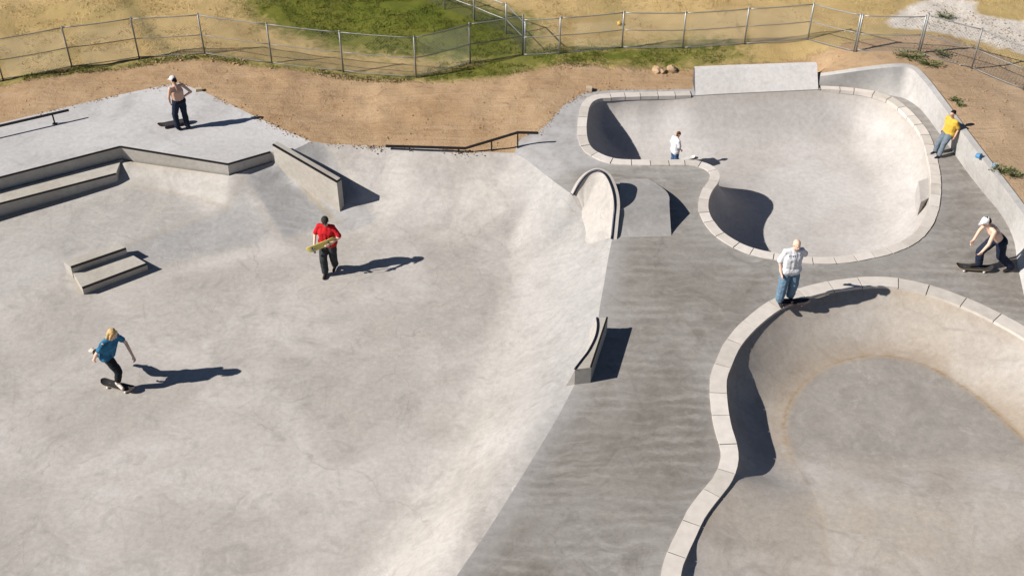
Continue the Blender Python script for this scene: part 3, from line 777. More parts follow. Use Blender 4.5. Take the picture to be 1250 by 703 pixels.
def a_green(X):
    g = soft(X, green_poly, .9)
    e = softline(X, [(-20,104),(60,88),(130,79),(200,71),(250,67),(330,78),(420,87),(510,93),(600,84),(640,72)], .35)*.6
    h = softline(X, [(380,5),(470,30),(590,30)], 1.3)*.35
    return np.clip(g+e+h, 0, 1)
def a_gravel(X): return soft(X, [(1078,46),(1110,22),(1150,13),(1185,24),(1188,40),(1230,48),(1300,60),(1300,110),(1240,92),(1180,74),(1130,62),(1085,55)], .3)
def a_track(X): return np.clip(softline(X, [(150,-10),(172,22),(200,52),(222,70)], .22)*.9+softline(X, [(520,95),(580,84),(650,66)], .14)*.0, 0, 1)
m, t, b = nodes('ground_cover')
tc = N(t, 'ShaderNodeTexCoord').outputs['Object']
n1 = noise_n(t, tc, .6, 6, .65, .5); n2 = noise_n(t, tc, 3.5, 6, .7, .4); n3 = noise_n(t, tc, 22, 5, .75); n4 = noise_n(t, mapping(t, tc, loc=(20, 9, 0)), .28, 4, .6, .7)
# dirt
dc = mixc(t, ramp(t, n1, .35, .65), (.455, .298, .165), (.565, .395, .238))
dc = mixc(t, ramp(t, n2, .52, .72, 0, .75), dc, (.30, .185, .105))
dc = mixc(t, ramp(t, n2, .28, .44, .6, 0), dc, (.60, .42, .27))
dc = mixc(t, ramp(t, n3, .56, .7, 0, .4), dc, (.25, .16, .10))
trk = noise_n(t, mapping(t, tc, scale=(.3, 3, 1), rot=(0, 0, -.1)), 1.8, 6, .6, .6)
dc = mixc(t, ramp(t, trk, .52, .66, 0, .35), dc, (.62, .45, .30))
# dry grass
gc = mixc(t, ramp(t, n1, .35, .66), (.50, .355, .155), (.60, .44, .215))
gc = mixc(t, ramp(t, n2, .42, .75, 0, .5), gc, (.44, .32, .135))
gc = mixc(t, ramp(t, n4, .5, .66, 0, .6), gc, (.38, .305, .12))
gc = mixc(t, ramp(t, n3, .5, .75, 0, .3), gc, (.62, .48, .25))
# green grass
gg = mixc(t, ramp(t, n1, .35, .65), (.13, .155, .018), (.21, .205, .038))
gg = mixc(t, ramp(t, n2, .45, .75, 0, .5), gg, (.085, .12, .025))
gg = mixc(t, ramp(t, n4, .5, .7, 0, .6), gg, (.30, .25, .10))
gg = mixc(t, ramp(t, n3, .55, .72, 0, .5), gg, (.26, .26, .09))
grv = mixc(t, ramp(t, n2, .35, .65), (.68, .61, .54), (.82, .76, .69))
grv = mixc(t, ramp(t, n3, .5, .7, 0, .7), grv, (.33, .27, .22))
def brk(a, k, w_=.16):
    return ramp(t, mul(t, attr(t, a), mul(t, mul(t, n2, .5, 'SUBTRACT'), k), 'ADD'), .5-w_, .5+w_)
col = mixc(t, brk('green', 1.6, .3), gc, gg)
col = mixc(t, mul(t, attr(t, 'track'), .55), col, (.12, .12, .045))
col = mixc(t, brk('gravel', .8), col, grv)
dm = mul(t, brk('dirt', 1.3, .12), mul(t, 1.0, brk('gravel', .8), 'SUBTRACT'))
col = mixc(t, dm, col, dc)
# the right hand bank of earth is greyer
gx = N(t, 'ShaderNodeSeparateXYZ'); t.links.new(tc, gx.inputs[0])
rt = mul(t, ramp(t, gx.outputs[0], 9, 13.5), dm)
col = mixc(t, mul(t, rt, .45), col, (.46, .37, .285))
t.links.new(col, b.inputs['Base Color']); b.inputs['Roughness'].default_value = .95; b.inputs['Specular IOR Level'].default_value = .1
bump(t, b, mul(t, mul(t, n2, mul(t, n3, .6), 'ADD'), mul(t, trk, mul(t, dm, 1.4)), 'ADD'), .65, .06)
tag(sheet('ground', outer, [park], allg, z_ground, m, attrs={'dirt': a_dirt, 'green': a_green, 'gravel': a_gravel, 'track': a_track}), kind='structure')

# clods, stones and debris
_b = bmesh.new(); bmesh.ops.create_icosphere(_b, subdivisions=1, radius=1); ICO_V = [v.co.copy() for v in _b.verts]; ICO_F = [[v.index for v in f.verts] for f in _b.faces]; _b.free()
def lump(bm, c, r, seed, flat=.6):
    vs_ = []
    for d_ in ICO_V:
        n_ = noise.noise(d_*1.3+Vector((seed*3.1, seed, 0))); q = d_*r*(1+.45*n_); q.z *= flat; vs_.append(bm.verts.new(q+Vector(c)))
    for f_ in ICO_F: bm.faces.new([vs_[k] for k in f_])
clod_m = plain('dry_earth', (.46, .30, .17), .95, var=.35, scale=5, spec=.1)
stone_m = plain('grey_stone', (.42, .36, .29), .9, var=.3, scale=5, spec=.2)
def scatter(poly, n, rmin, rmax, clump=0):
    P = np.array([U(x, y, 1.1) for x, y in poly]); lo_, hi_ = P.min(0), P.max(0); out = []
    Q = lo_+np.random.rand(n*8, 2)*(hi_-lo_); Q = Q[inside(Q, P)]; Q = Q[~inside(Q, park)]
    for q in Q:
        if len(out) >= n: break
        if clump and noise.noise(Vector((q[0]*.9, q[1]*.9, 7))) < clump: continue
        out.append((*q, random.uniform(rmin, rmax)*random.random()**1.5+rmin))
    a = np.array(out); z = z_ground(a[:, :2]); return [(x, y, zz, r) for (x, y, r), zz in zip(out, z)]
bm = bmesh.new()
for i, (x, y, z, r) in enumerate(scatter([(-20,110),(225,78),(540,104),(850,92),(850,112),(700,118),(640,160),(630,184),(385,172),(225,98),(-20,148)], 480, .006, .03, .05)): lump(bm, (x, y, z+r*.2), r, i)
for i, (x, y, z, r) in enumerate(scatter([(1010,78),(1120,72),(1250,112),(1250,255),(1125,92),(1095,78),(1010,88)], 260, .008, .035)): lump(bm, (x, y, z+r*.2), r, i)
for i, (x, y, z, r) in enumerate(scatter([(-20,100),(88,80),(170,69),(250,65),(420,88),(510,95),(508,99),(420,92),(250,73),(170,76),(90,88),(-20,108)], 260, .01, .05, -.1)): lump(bm, (x, y, z+r*.2), r, i)
tag(from_bm('dirt_clods', bm, clod_m), 'clods of dry earth strewn over the bare ground behind the skatepark', 'earth clods', kind='stuff')
bm = bmesh.new()
for i, (x, y, z, r) in enumerate(scatter([(1085,50),(1150,18),(1190,42),(1250,55),(1250,98),(1180,72)], 900, .008, .03)): lump(bm, (x, y, z+r*.2), r, i)
tag(from_bm('gravel', bm, stone_m), 'pale loose gravel and stones spread under the fence at top right', 'gravel', kind='stuff')
bm = bmesh.new()
line_ = np.array([list(q)[:2] for q in plat_back[:7]]+[list(q)[:2] for q in rim[2:]]); nrnd = np.random.RandomState(5)
for sg_ in [plat_back[:7], rim[2:], deck_left[1:]]:
    L_ = resample([tuple(q) for q in sg_], .05)
    for i, q in enumerate(L_):
        k_ = noise.noise(Vector((q[0]*.9, q[1]*.9, 2.2)))
        for _ in range(int(max(0, 2.5+9*k_))):
            r = nrnd.uniform(.004, .014)*(1+nrnd.rand()**3*1.5); o_ = abs(nrnd.normal(0, .07))*(1+2*max(0, k_))-.03
            lump(bm, (q[0]+nrnd.normal(0, .05), q[1]-o_, q[2]+r*.2+.004), r, i, .5)
tag(from_bm('spilled_earth', bm, clod_m), 'loose earth spilled over the back edges of the concrete', 'earth', kind='stuff')
# dirt heap in the grass
p = G(812, 86); bm = bmesh.new()
for k in range(9): lump(bm, (p[0]+random.uniform(-.28, .28), p[1]+random.uniform(-.12, .12), p[2]+.03), random.uniform(.07, .15), k)
tag(from_bm('earth_mound', bm, plain('light_earth', (.50, .34, .21), .95, var=.3)), 'small mound of light brown earth in green grass behind the far bowl', 'mound')

# grass blades
def blades(bm, x, y, z, h, n, spread):
    for _ in range(n):
        a = random.uniform(0, 6.283); r = spread*random.random()**.5; bx, by = x+r*math.cos(a), y+r*math.sin(a)
        hh_ = h*random.uniform(.5, 1.2); la = random.uniform(0, 6.283); ln = hh_*random.uniform(.2, .8); w_ = .008+h*.05
        dx, dy = math.cos(la+1.57)*w_, math.sin(la+1.57)*w_
        v = [bm.verts.new((bx-dx, by-dy, z-.01)), bm.verts.new((bx+dx, by+dy, z-.01)), bm.verts.new((bx+math.cos(la)*ln, by+math.sin(la)*ln, z+hh_))]
        bm.faces.new(v)
def grassobj(name, label, polys, col, h, sub_=1):
    bm = bmesh.new()
    for poly, n, cl in polys:
        for x, y, z, r in scatter(poly, n, .01, .02, cl): blades(bm, x, y, z, h, 5, .10)
    return tag(from_bm(name, bm, plain(name+'_blades', col, .8, var=.45, scale=1.5, bmp=0, spec=.15)), label, 'grass', kind='stuff')
grassobj('green_grass', 'green grass growing in the hollow along the fence at the back', [([(300,-15),(330,20),(470,58),(520,96),(640,94),(730,84),(880,80),(890,62),(690,62),(650,40),(560,-15)], 5200, -.2), ([(-20,100),(88,80),(170,69),(250,65),(420,86),(510,93),(500,98),(420,92),(250,70),(90,87),(-20,106)], 900, -.2)], (.14, .165, .028), .045)
grassobj('dry_grass', 'dry straw coloured grass on the field behind the fence', [([(-20,-15),(300,-15),(320,60),(250,66),(88,82),(-20,98)], 2200, -.1), ([(650,-15),(1260,-15),(1260,55),(1150,12),(1080,45),(1040,62),(990,50),(700,60),(652,30)], 2600, -.1)], (.66, .49, .23), .035)

# weeds
weed_m = plain('weed_leaves', (.11, .15, .035), .7, var=.4, scale=3, bmp=0)
def vc(bm, q):
    for v in bm.verts:
        if (v.co-q).length < 1e-4: return v
    return bm.verts.new(q)
def weed(px, py, w_, label):
    x, y, z = G(px, py); bm = bmesh.new()
    for _ in range(int(150*w_)+20):
        a = random.uniform(0, 6.283); r = w_*.5*random.random()**.6; ln = random.uniform(.03, .075)
        c = Vector((x+r*math.cos(a), y+r*math.sin(a)*.6, z+random.uniform(.02, .1)))
        st_ = [Vector((x, y, z)), Vector((x+.006, y+.006, z)), c+Vector((.006, .006, 0)), c]; bm.faces.new([vc(bm, q) for q in st_[:2]]+[bm.verts.new(q) for q in st_[2:]])
        d_ = Vector((math.cos(a), math.sin(a), random.uniform(.1, 1.2))).normalized()*ln
        s_ = d_.cross(Vector((random.uniform(-1, 1), random.uniform(-1, 1), 1))).normalized()*ln*.28
        v = [bm.verts.new(c), bm.verts.new(c+d_*.5+s_), bm.verts.new(c+d_), bm.verts.new(c+d_*.5-s_)]
        bm.faces.new(v)
    tag(from_bm('weed', bm, weed_m), label, 'weed', 'weeds growing in the dirt at the right')
weed(1108, 70, .9, 'broadest green weed patch, in the dirt just below the gate in the fence')
weed(1134, 80, .7, 'green weed patch hanging over the top of the curved bank beside the broad patch')
weed(1150, 68, .5, 'small green weed below the fence line just right of the gate')
weed(1152, 22, .6, 'green weed on the top edge of the pale gravel patch')
weed(1164, 124, .3, 'small weed alone in the dirt above the man in yellow')
weed(1171, 130, .18, 'tiny weed tuft in the dirt right above the man in yellow')
weed(1222, 210, .6, 'sparse weed patch in the dirt below the pale blue litter')
weed(1238, 216, .4, 'small weed at the right edge above the curved bank')

# ------------------------------------------------------------------ fences
def copies_label(o, l): o['label'] = l; return o
def fence(name, label, posts, H, rails, matp, meshed=True, wr=.0022, cat='fence'):
    base = [G(*p) if len(p) == 2 else p for p in posts]
    root = empty(name, base[0]); tag(root, label, cat)
    o0 = Vector(base[0])
    bp = [Vector(b_)-o0 for b_ in base]
    for p in bp:
        bm = bmesh.new(); tube(bm, [p+Vector((0, 0, -.1)), p+Vector((0, 0, H+.03))], .022, 8)
        g = bmesh.ops.create_uvsphere(bm, u_segments=8, v_segments=5, radius=.026)
        for v in g['verts']: v.co += p+Vector((0, 0, H+.035))
        from_bm('post', bm, matp, root, True)
    for a, b_ in zip(bp[:-1], bp[1:]):
        for h in rails:
            bm = bmesh.new(); n_ = 6
            tube(bm, [a+(b_-a)*k/n_+Vector((0, 0, h*H-.015*math.sin(math.pi*k/n_))) for k in range(n_+1)], .014 if h > .9 else .011, 6)
            from_bm('rail', bm, matp, root, True)
        if meshed:
            L = (b_-a).length; d_ = (b_-a)/L; st_ = .085; bm = bmesh.new(); h0, h1 = .03, H-.01; hh_ = h1-h0
            s = -hh_
            while s < L:
                for sg in (1, -1):
                    s0, s1 = (s, s+hh_); z0, z1 = (h0, h1) if sg > 0 else (h1, h0)
                    if s0 < 0: f_ = (0-s0)/hh_; z0 = z0+(z1-z0)*f_; s0 = 0
                    if s1 > L: f_ = (L-s0)/(s1-s0); z1 = z0+(z1-z0)*f_; s1 = L
                    if s1-s0 > .01: tube(bm, [a+d_*s0+Vector((0, .003*sg, z0)), a+d_*s1+Vector((0, .003*sg, z1))], wr, 3, cap=False)
                s += st_
            from_bm('chain_link', bm, M['wire'], root)
    return root
fence('chain_link_fence', 'chain link fence with round steel posts along the field at the left and centre back', [(-78,112),(4,98),(88,82.5),(170,71),(250,66.5),(332,78),(419,88),(508,95),(574,78),(638,68)], 1.22, (1.0, .5, .03), M['galv_b'])
fence('chain_link_fence', 'straighter chain link fence with steel posts behind the far bowl', [(638,68),(683,66),(759,59),(833,59.5),(908.5,54.5),(986,49),(1042,63.5)], 1.1, (1.0, .52, .03), M['galv'])
fence('chain_link_gate', 'chain link gate with bright steel frame in the fence beside the gravel', [(1044.5,63.6),(1120,65)], 1.08, (1.0, .5, .05), M['galv'], cat='gate')
fence('chain_link_fence', 'chain link fence sloping down over the gravel at the top right corner', [(1122.5,65.5),(1186,84),(1249,110),(1325,145)], 1.15, (1.0, .5, .03), M['galv_b'])
fence('chain_link_fence', 'short chain link fence running back into the green hollow', [(641,66),(618,42),(579,26),(543,12),(505,-4)], .95, (1.0, .5), M['galv'])

# small things in the dirt
def boxy(name, label, cat, p, dims, rz, col, bw=.006):
    bm = bmesh.new(); bmesh.ops.create_cube(bm, size=1)
    for v in bm.verts: v.co.x *= dims[0]; v.co.y *= dims[1]; v.co.z *= dims[2]
    bevel(bm, bw, 2)
    for v in bm.verts: v.co.z += dims[2]/2
    o = from_bm(name, bm, plain(name+'_mat', col, .7)); o.location = p; o.rotation_euler = (R(3), R(4), rz); tag(o, label, cat); return o
boxy('wooden_block', 'small pale wooden block on the back edge of the platform behind the shirtless man', 'block', U3(243,111,PZ), (.17, .11, .08), .3, (.62, .50, .33))
boxy('wooden_block', 'small pale wooden block at the back left corner of the far bowl deck', 'block', U3(719,110.5,DZ+.01), (.17, .14, .1), -.2, (.62, .50, .36))
def crumpled(name, label, cat, p, r, col):
    bm = bmesh.new(); bmesh.ops.create_icosphere(bm, subdivisions=3, radius=r)
    for v in bm.verts:
        n_ = noise.turbulence(v.co/r*1.6+Vector((p[0], 0, 0)), 3, False); v.co *= .55+.8*n_; v.co.z *= .6
    o = from_bm(name, bm, plain(name+'_mat', col, .45)); o.location = (p[0], p[1], p[2]+r*.35); tag(o, label, cat)
crumpled('plastic_bag', 'crumpled pale blue plastic bag lying on the dirt above the bank', 'litter', G(1213, 203), .10, (.36, .55, .72))
bm = bmesh.new(); tube(bm, [(0, 0, 0), (.02, 0, .12)], .055, 12, .07); o = from_bm('paper_cup', bm, plain('cup_mat', (.10, .30, .55), .5)); o.location = U3(1192, 190, DZ+.76); o.rotation_euler = (1.2, .3, .4)
tag(o, 'small blue cup tipped over on top of the curved bank', 'cup')
bm = bmesh.new(); lump(bm, (0, 0, 0), .06, 3, .8); o = from_bm('ball', bm, plain('ball_mat', (.75, .45, .05), .5)); 
bm2 = bmesh.new(); bmesh.ops.create_uvsphere(bm2, u_segments=16, v_segments=10, radius=.07); me = bpy.data.meshes.new('ball'); bm2.to_mesh(me); bm2.free(); me.materials.append(o.data.materials[0]); o.data = me
p = G(756, 31); o.location = (p[0], p[1], p[2]+.25); tag(o, 'small yellow orange marker ball by the fence post behind the far bowl', 'marker ball'); o.location.z = p[2]+.06
for p_ in o.data.polygons: p_.use_smooth = True

# everything above in real world albedo; the exposure is set for it
def albedo(m, k):
    t = m.node_tree; b = t.nodes['Principled BSDF']; i = b.inputs['Base Color']
    if not i.is_linked: return
    src = i.links[0].from_socket; n = N(t, 'ShaderNodeVectorMath', operation='SCALE'); t.links.new(src, n.inputs[0]); n.inputs['Scale'].default_value = k; t.links.new(n.outputs[0], i)
SETTING = list(bpy.data.materials)
for m in SETTING: albedo(m, .70)
#PEOPLE

# ------------------------------------------------------------------ people
def hull(bm, a, b, ra, rb, sx=1.0):
    vs_ = []
    for c, r in ((a, ra), (b, rb)):
        for d_ in SPH: vs_.append(bm.verts.new(Vector(c)+d_*r))
    g = bmesh.ops.convex_hull(bm, input=vs_, use_existing_faces=False)
    bmesh.ops.delete(bm, geom=[e for e in g['geom_interior'] if isinstance(e, bmesh.types.BMVert)], context='VERTS')
_b = bmesh.new(); bmesh.ops.create_icosphere(_b, subdivisions=2, radius=1); SPH = [v.co.copy() for v in _b.verts]; _b.free()
def ball(bm, c, r, sc=(1, 1, 1), rot=None):
    m_ = Matrix.Diagonal((*[r*k for k in sc], 1))
    if rot: m_ = rot.to_4x4() @ m_
    g = bmesh.ops.create_icosphere(bm, subdivisions=2, radius=1, matrix=Matrix.Translation(c) @ m_)
def fuse(name, bm, mat, parent, vox=.011, smooth=2, crease=0.0):
    me = bpy.data.meshes.new(name+'_raw'); bm.to_mesh(me); bm.free()
    t_ = bpy.data.objects.new(name+'_raw', me); C.objects.link(t_)
    r = t_.modifiers.new('r', 'REMESH'); r.mode = 'VOXEL'; r.voxel_size = vox
    if smooth: q = t_.modifiers.new('s', 'SMOOTH'); q.factor = .5; q.iterations = smooth
    bpy.context.view_layer.update()
    dg = bpy.context.evaluated_depsgraph_get(); ev = t_.evaluated_get(dg)
    me2 = bpy.data.meshes.new_from_object(ev, depsgraph=dg)
    bpy.data.objects.remove(t_); bpy.data.meshes.remove(me)
    if crease:
        for v in me2.vertices:
            n_ = noise.noise(Vector((v.co.x*9, v.co.y*9, v.co.z*14)))+.5*noise.noise(v.co*26)
            v.co += v.normal*crease*n_
    me2.name = name; me2.materials.clear()
    return link(name, me2, mat, parent, True)
def skin(name, col):
    return plain(name, col, .55, var=.08, scale=6, bmp=.05)
def cloth(name, col, var=.16):
    return plain(name, col, .9, var=var, scale=7, bmp=.25, spec=.1)
STAND = dict(hr=(.09,0,.92), hl=(-.09,0,.92), kr=(.10,.03,.50), kl=(-.10,.03,.50), ar=(.11,-.02,.09), al=(-.11,-.02,.09), tr=None, tl=None,
             chest=(0,0,1.24), neck=(0,.0,1.44), head=(0,.02,1.63), sr=(.185,0,1.40), sl=(-.185,0,1.40), er=(.25,-.03,1.12), el=(-.25,-.03,1.12), wr=(.26,.06,.87), wl=(-.26,.06,.87))
def person(label, loc, rz, scale, pose, look, mats, top='tee', sleeve=.62, bag=.0, hair='short', cap=None, trouser=1.0, gyaw=0, pitch=0, curl=.9, group=None):
    J = dict(STAND); J.update(pose); J = {k: (Vector(v)*scale if v is not None else None) for k, v in J.items()}; S = scale
    root = empty('person', loc, rz); tag(root, label, 'person', group)
    bm = bmesh.new()
    lat = (J['sr']-J['sl']).normalized(); hc = (J['hr']+J['hl'])/2
    up_ = (J['neck']-hc).normalized()
    def torso(bm, g, low_=0.0, ext=0.0):
        hull(bm, hc, J['chest']+lat*0, (.10+g)*S, (.118+g)*S); hull(bm, J['chest'], J['neck']-up_*.05*S, (.118+g)*S, (.062+g*.6)*S)
        for s_ in (-1, 1):
            hull(bm, hc+lat*.065*S*s_-up_*low_, J['chest']+lat*.085*S*s_, (.095+g)*S, (.105+g)*S)
            hull(bm, J['chest']+lat*.085*S*s_, J['neck']-up_*.055*S+lat*.09*S*s_, (.102+g)*S, (.050+g*.5)*S)
            hull(bm, J['neck']-up_*.05*S+lat*.03*S*s_, (J['sr'] if s_ > 0 else J['sl'])-up_*.012*S, (.05+g*.5)*S, (.048+g*.55)*S)
    torso(bm, 0)
    hull(bm, J['hr'], J['hl'], .10*S, .10*S)
    hull(bm, J['neck']-up_*.03*S, J['head']-Vector((0, 0, .05*S)), .056*S, .05*S)
    for k in 'rl':
        hull(bm, J['s'+k], J['e'+k], .050*S, .038*S); hull(bm, J['e'+k], J['w'+k], .039*S, .027*S)
        hull(bm, J['h'+k], J['k'+k], .088*S, .058*S); hull(bm, J['k'+k], J['a'+k], .057*S, .038*S)
        # hand: palm, four curled fingers of unequal length, thumb from the side
        d_ = (J['w'+k]-J['e'+k]).normalized(); sd = 1 if k == 'r' else -1
        fwd = Vector((0, 1, 0)); side = d_.cross(Vector((-sd, 0, 0))).normalized() if abs(d_.x) < .9 else fwd
        pal = d_.cross(side).normalized()*sd
        if pal.dot(Vector((-sd, 0, 0))) < 0: pal = -pal
        w0 = J['w'+k]; p1 = w0+d_*.085*S
        for q in (-.026, -.009, .009, .026): hull(bm, w0+side*q*.7*S, p1+side*q*S, .015*S, .0125*S)
        for q, ln in ((-.030, .055), (-.010, .072), (.010, .078), (.030, .070)):
            a_ = p1+side*q*S; m_ = a_+(d_*.8+pal*.35*curl)*ln*.55*S; e_ = m_+(d_*.35+pal*.9*curl)*ln*.5*S
            hull(bm, a_, m_, .0095*S, .009*S); hull(bm, m_, e_, .009*S, .0075*S)
        a_ = w0+d_*.03*S+side*.026*S; m_ = a_+(side*.8+d_*.7)*.032*S; hull(bm, a_, m_, .012*S, .010*S); hull(bm, m_, m_+(d_*.9+pal*.3)*.03*S, .010*S, .008*S)
    # head
    hr_ = Matrix.Rotation(gyaw, 3, 'Z') @ Matrix.Rotation(pitch, 3, 'X')
    H = J['head']
    def hp(x, y, z): return H+hr_ @ Vector((x, y, z))*S
    ball(bm, hp(0, -.012, .02), S, (.077, .094, .098), hr_); ball(bm, hp(0, .022, -.045), S, (.056, .066, .066), hr_)
    hull(bm, hp(0, .088, .008), hp(0, .103, -.022), .010*S, .014*S)                      # nose
    hull(bm, hp(-.035, .078, .024), hp(.035, .078, .024), .011*S, .011*S)                # brow
    hull(bm, hp(-.016, .084, -.052), hp(.016, .084, -.052), .009*S, .009*S)              # lips
    ball(bm, hp(0, .066, -.09), S, (.024, .022, .02), hr_)                               # chin
    for s_ in (-1, 1): ball(bm, hp(.079*s_, -.005, -.005), S, (.012, .022, .032), hr_)
    fuse('body', bm, mats['skin'], root, .0085*max(.8, S), 1)
    for s_ in (-1, 1):
        bm = bmesh.new(); ball(bm, hp(.031*s_, .082, .004), S, (.012, .008, .008), hr_); fuse_free('eye', bm, M['eye'], root)
    bm = bmesh.new(); hull(bm, hp(-.02, .092, -.053), hp(.02, .092, -.053), .0035*S, .0035*S); fuse_free('mouth', bm, M['lip'], root)
    # clothes
    if top:
        bm = bmesh.new(); g = .018+bag
        torso(bm, g, (.04+bag*2.2)*S)
        hull(bm, J['hr']+up_*.03*S-up_*bag*2*S, J['hl']+up_*.03*S-up_*bag*2*S, max(.115+bag, .127+.022*trouser)*S, max(.115+bag, .127+.022*trouser)*S)
        for k in 'rl':
            q = J['s'+k]+(J['e'+k]-J['s'+k])*min(sleeve, 1)
            hull(bm, J['s'+k]-up_*.02*S, q, (.056+bag*.4)*S, (.056+bag*.9)*S)
            if sleeve > 1: hull(bm, J['e'+k], J['w'+k], (.052+bag)*S, .038*S)
        fuse('shirt', bm, mats['shirt'], root, .012*max(.8, S), 7, .007)
    bm = bmesh.new(); tb = .012+.022*trouser
    hull(bm, J['hr']+up_*.05*S, J['hl']+up_*.05*S, .105*S, .105*S)
    hull(bm, J['hr'], J['hl'], (.10+tb)*S, (.10+tb)*S)
    for k in 'rl':
        hull(bm, J['h'+k], J['k'+k], (.088+tb)*S, (.062+tb)*S)
        e_ = J['k'+k]+(J['a'+k]-J['k'+k])*mats.get('leglen', .92)
        hull(bm, J['k'+k], e_, (.062+tb)*S, (.048+tb)*S)
    fuse('trousers', bm, mats['trousers'], root, .012*max(.8, S), 4, .009)
    for k in 'rl':
        a_ = J['a'+k]; t_ = J['t'+k]
        if t_ is None: t_ = a_+Vector((0, .17, -.045))*S
        f_ = (t_-a_); f_.normalize()
        bm = bmesh.new(); dn = Vector((0, 0, -1)) if abs(f_.z) < .7 else Vector((0, -1, 0))
        hl_ = a_-f_*.045*S+dn*.035*S
        hull(bm, hl_, t_, .042*S, .036*S); hull(bm, a_, hl_+f_*.06*S, .045*S, .044*S); hull(bm, hl_+dn*.012*S, t_+dn*.006*S, .040*S, .038*S)
        fuse('shoe', bm, mats['shoe'], root, .009, 1)
    if hair:
        bm = bmesh.new()
        ball(bm, hp(0, -.022, .034), S, (.085, .096, .096), hr_)
        if hair == 'long':
            for s_ in (-1, 0, 1): hull(bm, hp(.06*s_, -.05, .03), hp(.075*s_, -.085+.03*abs(s_), -.15), .045*S, .03*S)
            hull(bm, hp(.07, .02, .03), hp(.085, .02, -.10), .03*S, .022*S); hull(bm, hp(-.07, .02, .03), hp(-.085, .02, -.10), .03*S, .022*S)
        if hair == 'short': hull(bm, hp(0, -.06, 0), hp(0, -.07, -.05), .055*S, .045*S)
        fuse('hair', bm, mats['hair'], root, .010, 1, .006)
    if cap:
        bm = bmesh.new(); ball(bm, hp(0, -.012, .045), S, (.092, .105, .088), hr_)
        d_ = -1 if cap == 'back' else 1
        hull(bm, hp(-.045, .085*d_, .05), hp(.045, .085*d_, .05), .014*S, .014*S); hull(bm, hp(-.035, .085*d_, .048), hp(-.028, .155*d_, .036), .010*S, .007*S)
        hull(bm, hp(.035, .085*d_, .048), hp(.028, .155*d_, .036), .010*S, .007*S); hull(bm, hp(0, .085*d_, .050), hp(0, .165*d_, .036), .014*S, .008*S)
        fuse('cap', bm, mats['cap'], root, .009, 1)
    return root
def fuse_free(name, bm, mat, parent):
    me = bpy.data.meshes.new(name); bm.to_mesh(me); bm.free(); return link(name, me, mat, parent, True)
M['eye'] = plain('eye_dark', (.02, .015, .01), .3, bmp=0); M['lip'] = plain('lip_red', (.32, .12, .09), .5, bmp=0)

def skateboard(label, loc, yaw, pitch, roll, decktop, deckbot, wheel, scale=1.0):
    root = empty('skateboard', loc); tag(root, label, 'skateboard')
    root.rotation_euler = (Matrix.Rotation(yaw, 3, 'Z') @ Matrix.Rotation(pitch, 3, 'Y') @ Matrix.Rotation(roll, 3, 'X')).to_euler()
    root.scale = (scale,)*3
    L, W = .40, .10; bm = bmesh.new(); xs = np.linspace(-L, L, 25); rowsT = []; rowsB = []
    for x in xs:
        ax = abs(x); wv = W*math.sqrt(max(0, 1-max(0, (ax-.29)/.112)**2)) if ax > .29 else W
        wv = max(wv, .012); k = max(0, ax-.24); z = .085+k*k*2.2
        rowsT.append([(x, wv*u, z+.006*abs(u)**2+.006) for u in np.linspace(-1, 1, 7)]); rowsB.append([(x, wv*u, z+.006*abs(u)**2-.006) for u in np.linspace(-1, 1, 7)])
    a = loft(bm, rowsT); b_ = loft(bm, rowsB)
    for i in range(len(xs)-1):
        for e in (0, -1): bm.faces.new((a[i][e], a[i+1][e], b_[i+1][e], b_[i][e]))
    for e in (0, -1):
        for i in range(6): bm.faces.new((a[e][i], a[e][i+1], b_[e][i+1], b_[e][i]))
    o = from_bm('board_deck', bm, deckbot, root, False); o.data.materials.append(decktop)
    for p_ in o.data.polygons:
        if p_.normal.z > .6: p_.material_index = 1
    for s_ in (-1, 1):
        bm = bmesh.new(); x = .215*s_
        tube(bm, [(x, -.075, .032), (x, .075, .032)], .010, 8); hull(bm, (x, 0, .036), (x-.02*s_, 0, .072), .018, .022)
        t_ = from_bm('truck', bm, M['galv'], root, True)
        for q in (-1, 1):
            bm = bmesh.new(); tube(bm, [(x, .058*q, .028), (x, .062*q, .028), (x, .090*q, .028), (x, .094*q, .028)], .028, 14)
            from_bm('wheel', bm, wheel, t_, True)
    return root
grip = plain('grip_tape', (.035, .034, .034), .95, var=.3, scale=30, bmp=.3)
woodb = plain('maple_board', (.50, .33, .17), .5); yellowb = plain('yellow_board_paint', (.72, .62, .16), .45); redb = plain('maroon_board_paint', (.25, .06, .06), .5)
wwh = plain('white_wheel', (.72, .70, .64), .5, bmp=0); dwh = plain('dark_wheel', (.10, .09, .09), .5, bmp=0)
sk1 = skin('tan_skin', (.74, .45, .32)); sk2 = skin('fair_skin', (.86, .57, .43))

# man on the platform
person('shirtless man in dark jeans and white cap standing on the raised platform', U3(225, 157.5, PZ), R(38), .89,
       dict(er=(.36,-.12,1.16), wr=(.17,.02,1.0), el=(-.24,.06,1.12), wl=(-.20,.17,.88), ar=(.10,-.05,.09), al=(-.16,.06,.09), kl=(-.15,.10,.50), head=(-.02,.07,1.60), neck=(0,.02,1.44)), None,
       dict(skin=sk1, trousers=cloth('dark_jeans', (.022, .03, .052)), shoe=cloth('black_shoe', (.02, .02, .02)), hair=cloth('dark_hair', (.03, .02, .015)), cap=cloth('white_cap', (.75, .74, .74), .05)),
       top=None, cap='front', hair='short', gyaw=R(35), pitch=R(-18), trouser=.7)
skateboard('dark skateboard lying on the platform by the feet of the shirtless man', U3(212.5, 153.5, PZ+.002), R(22), 0, 0, grip, redb, dwh)
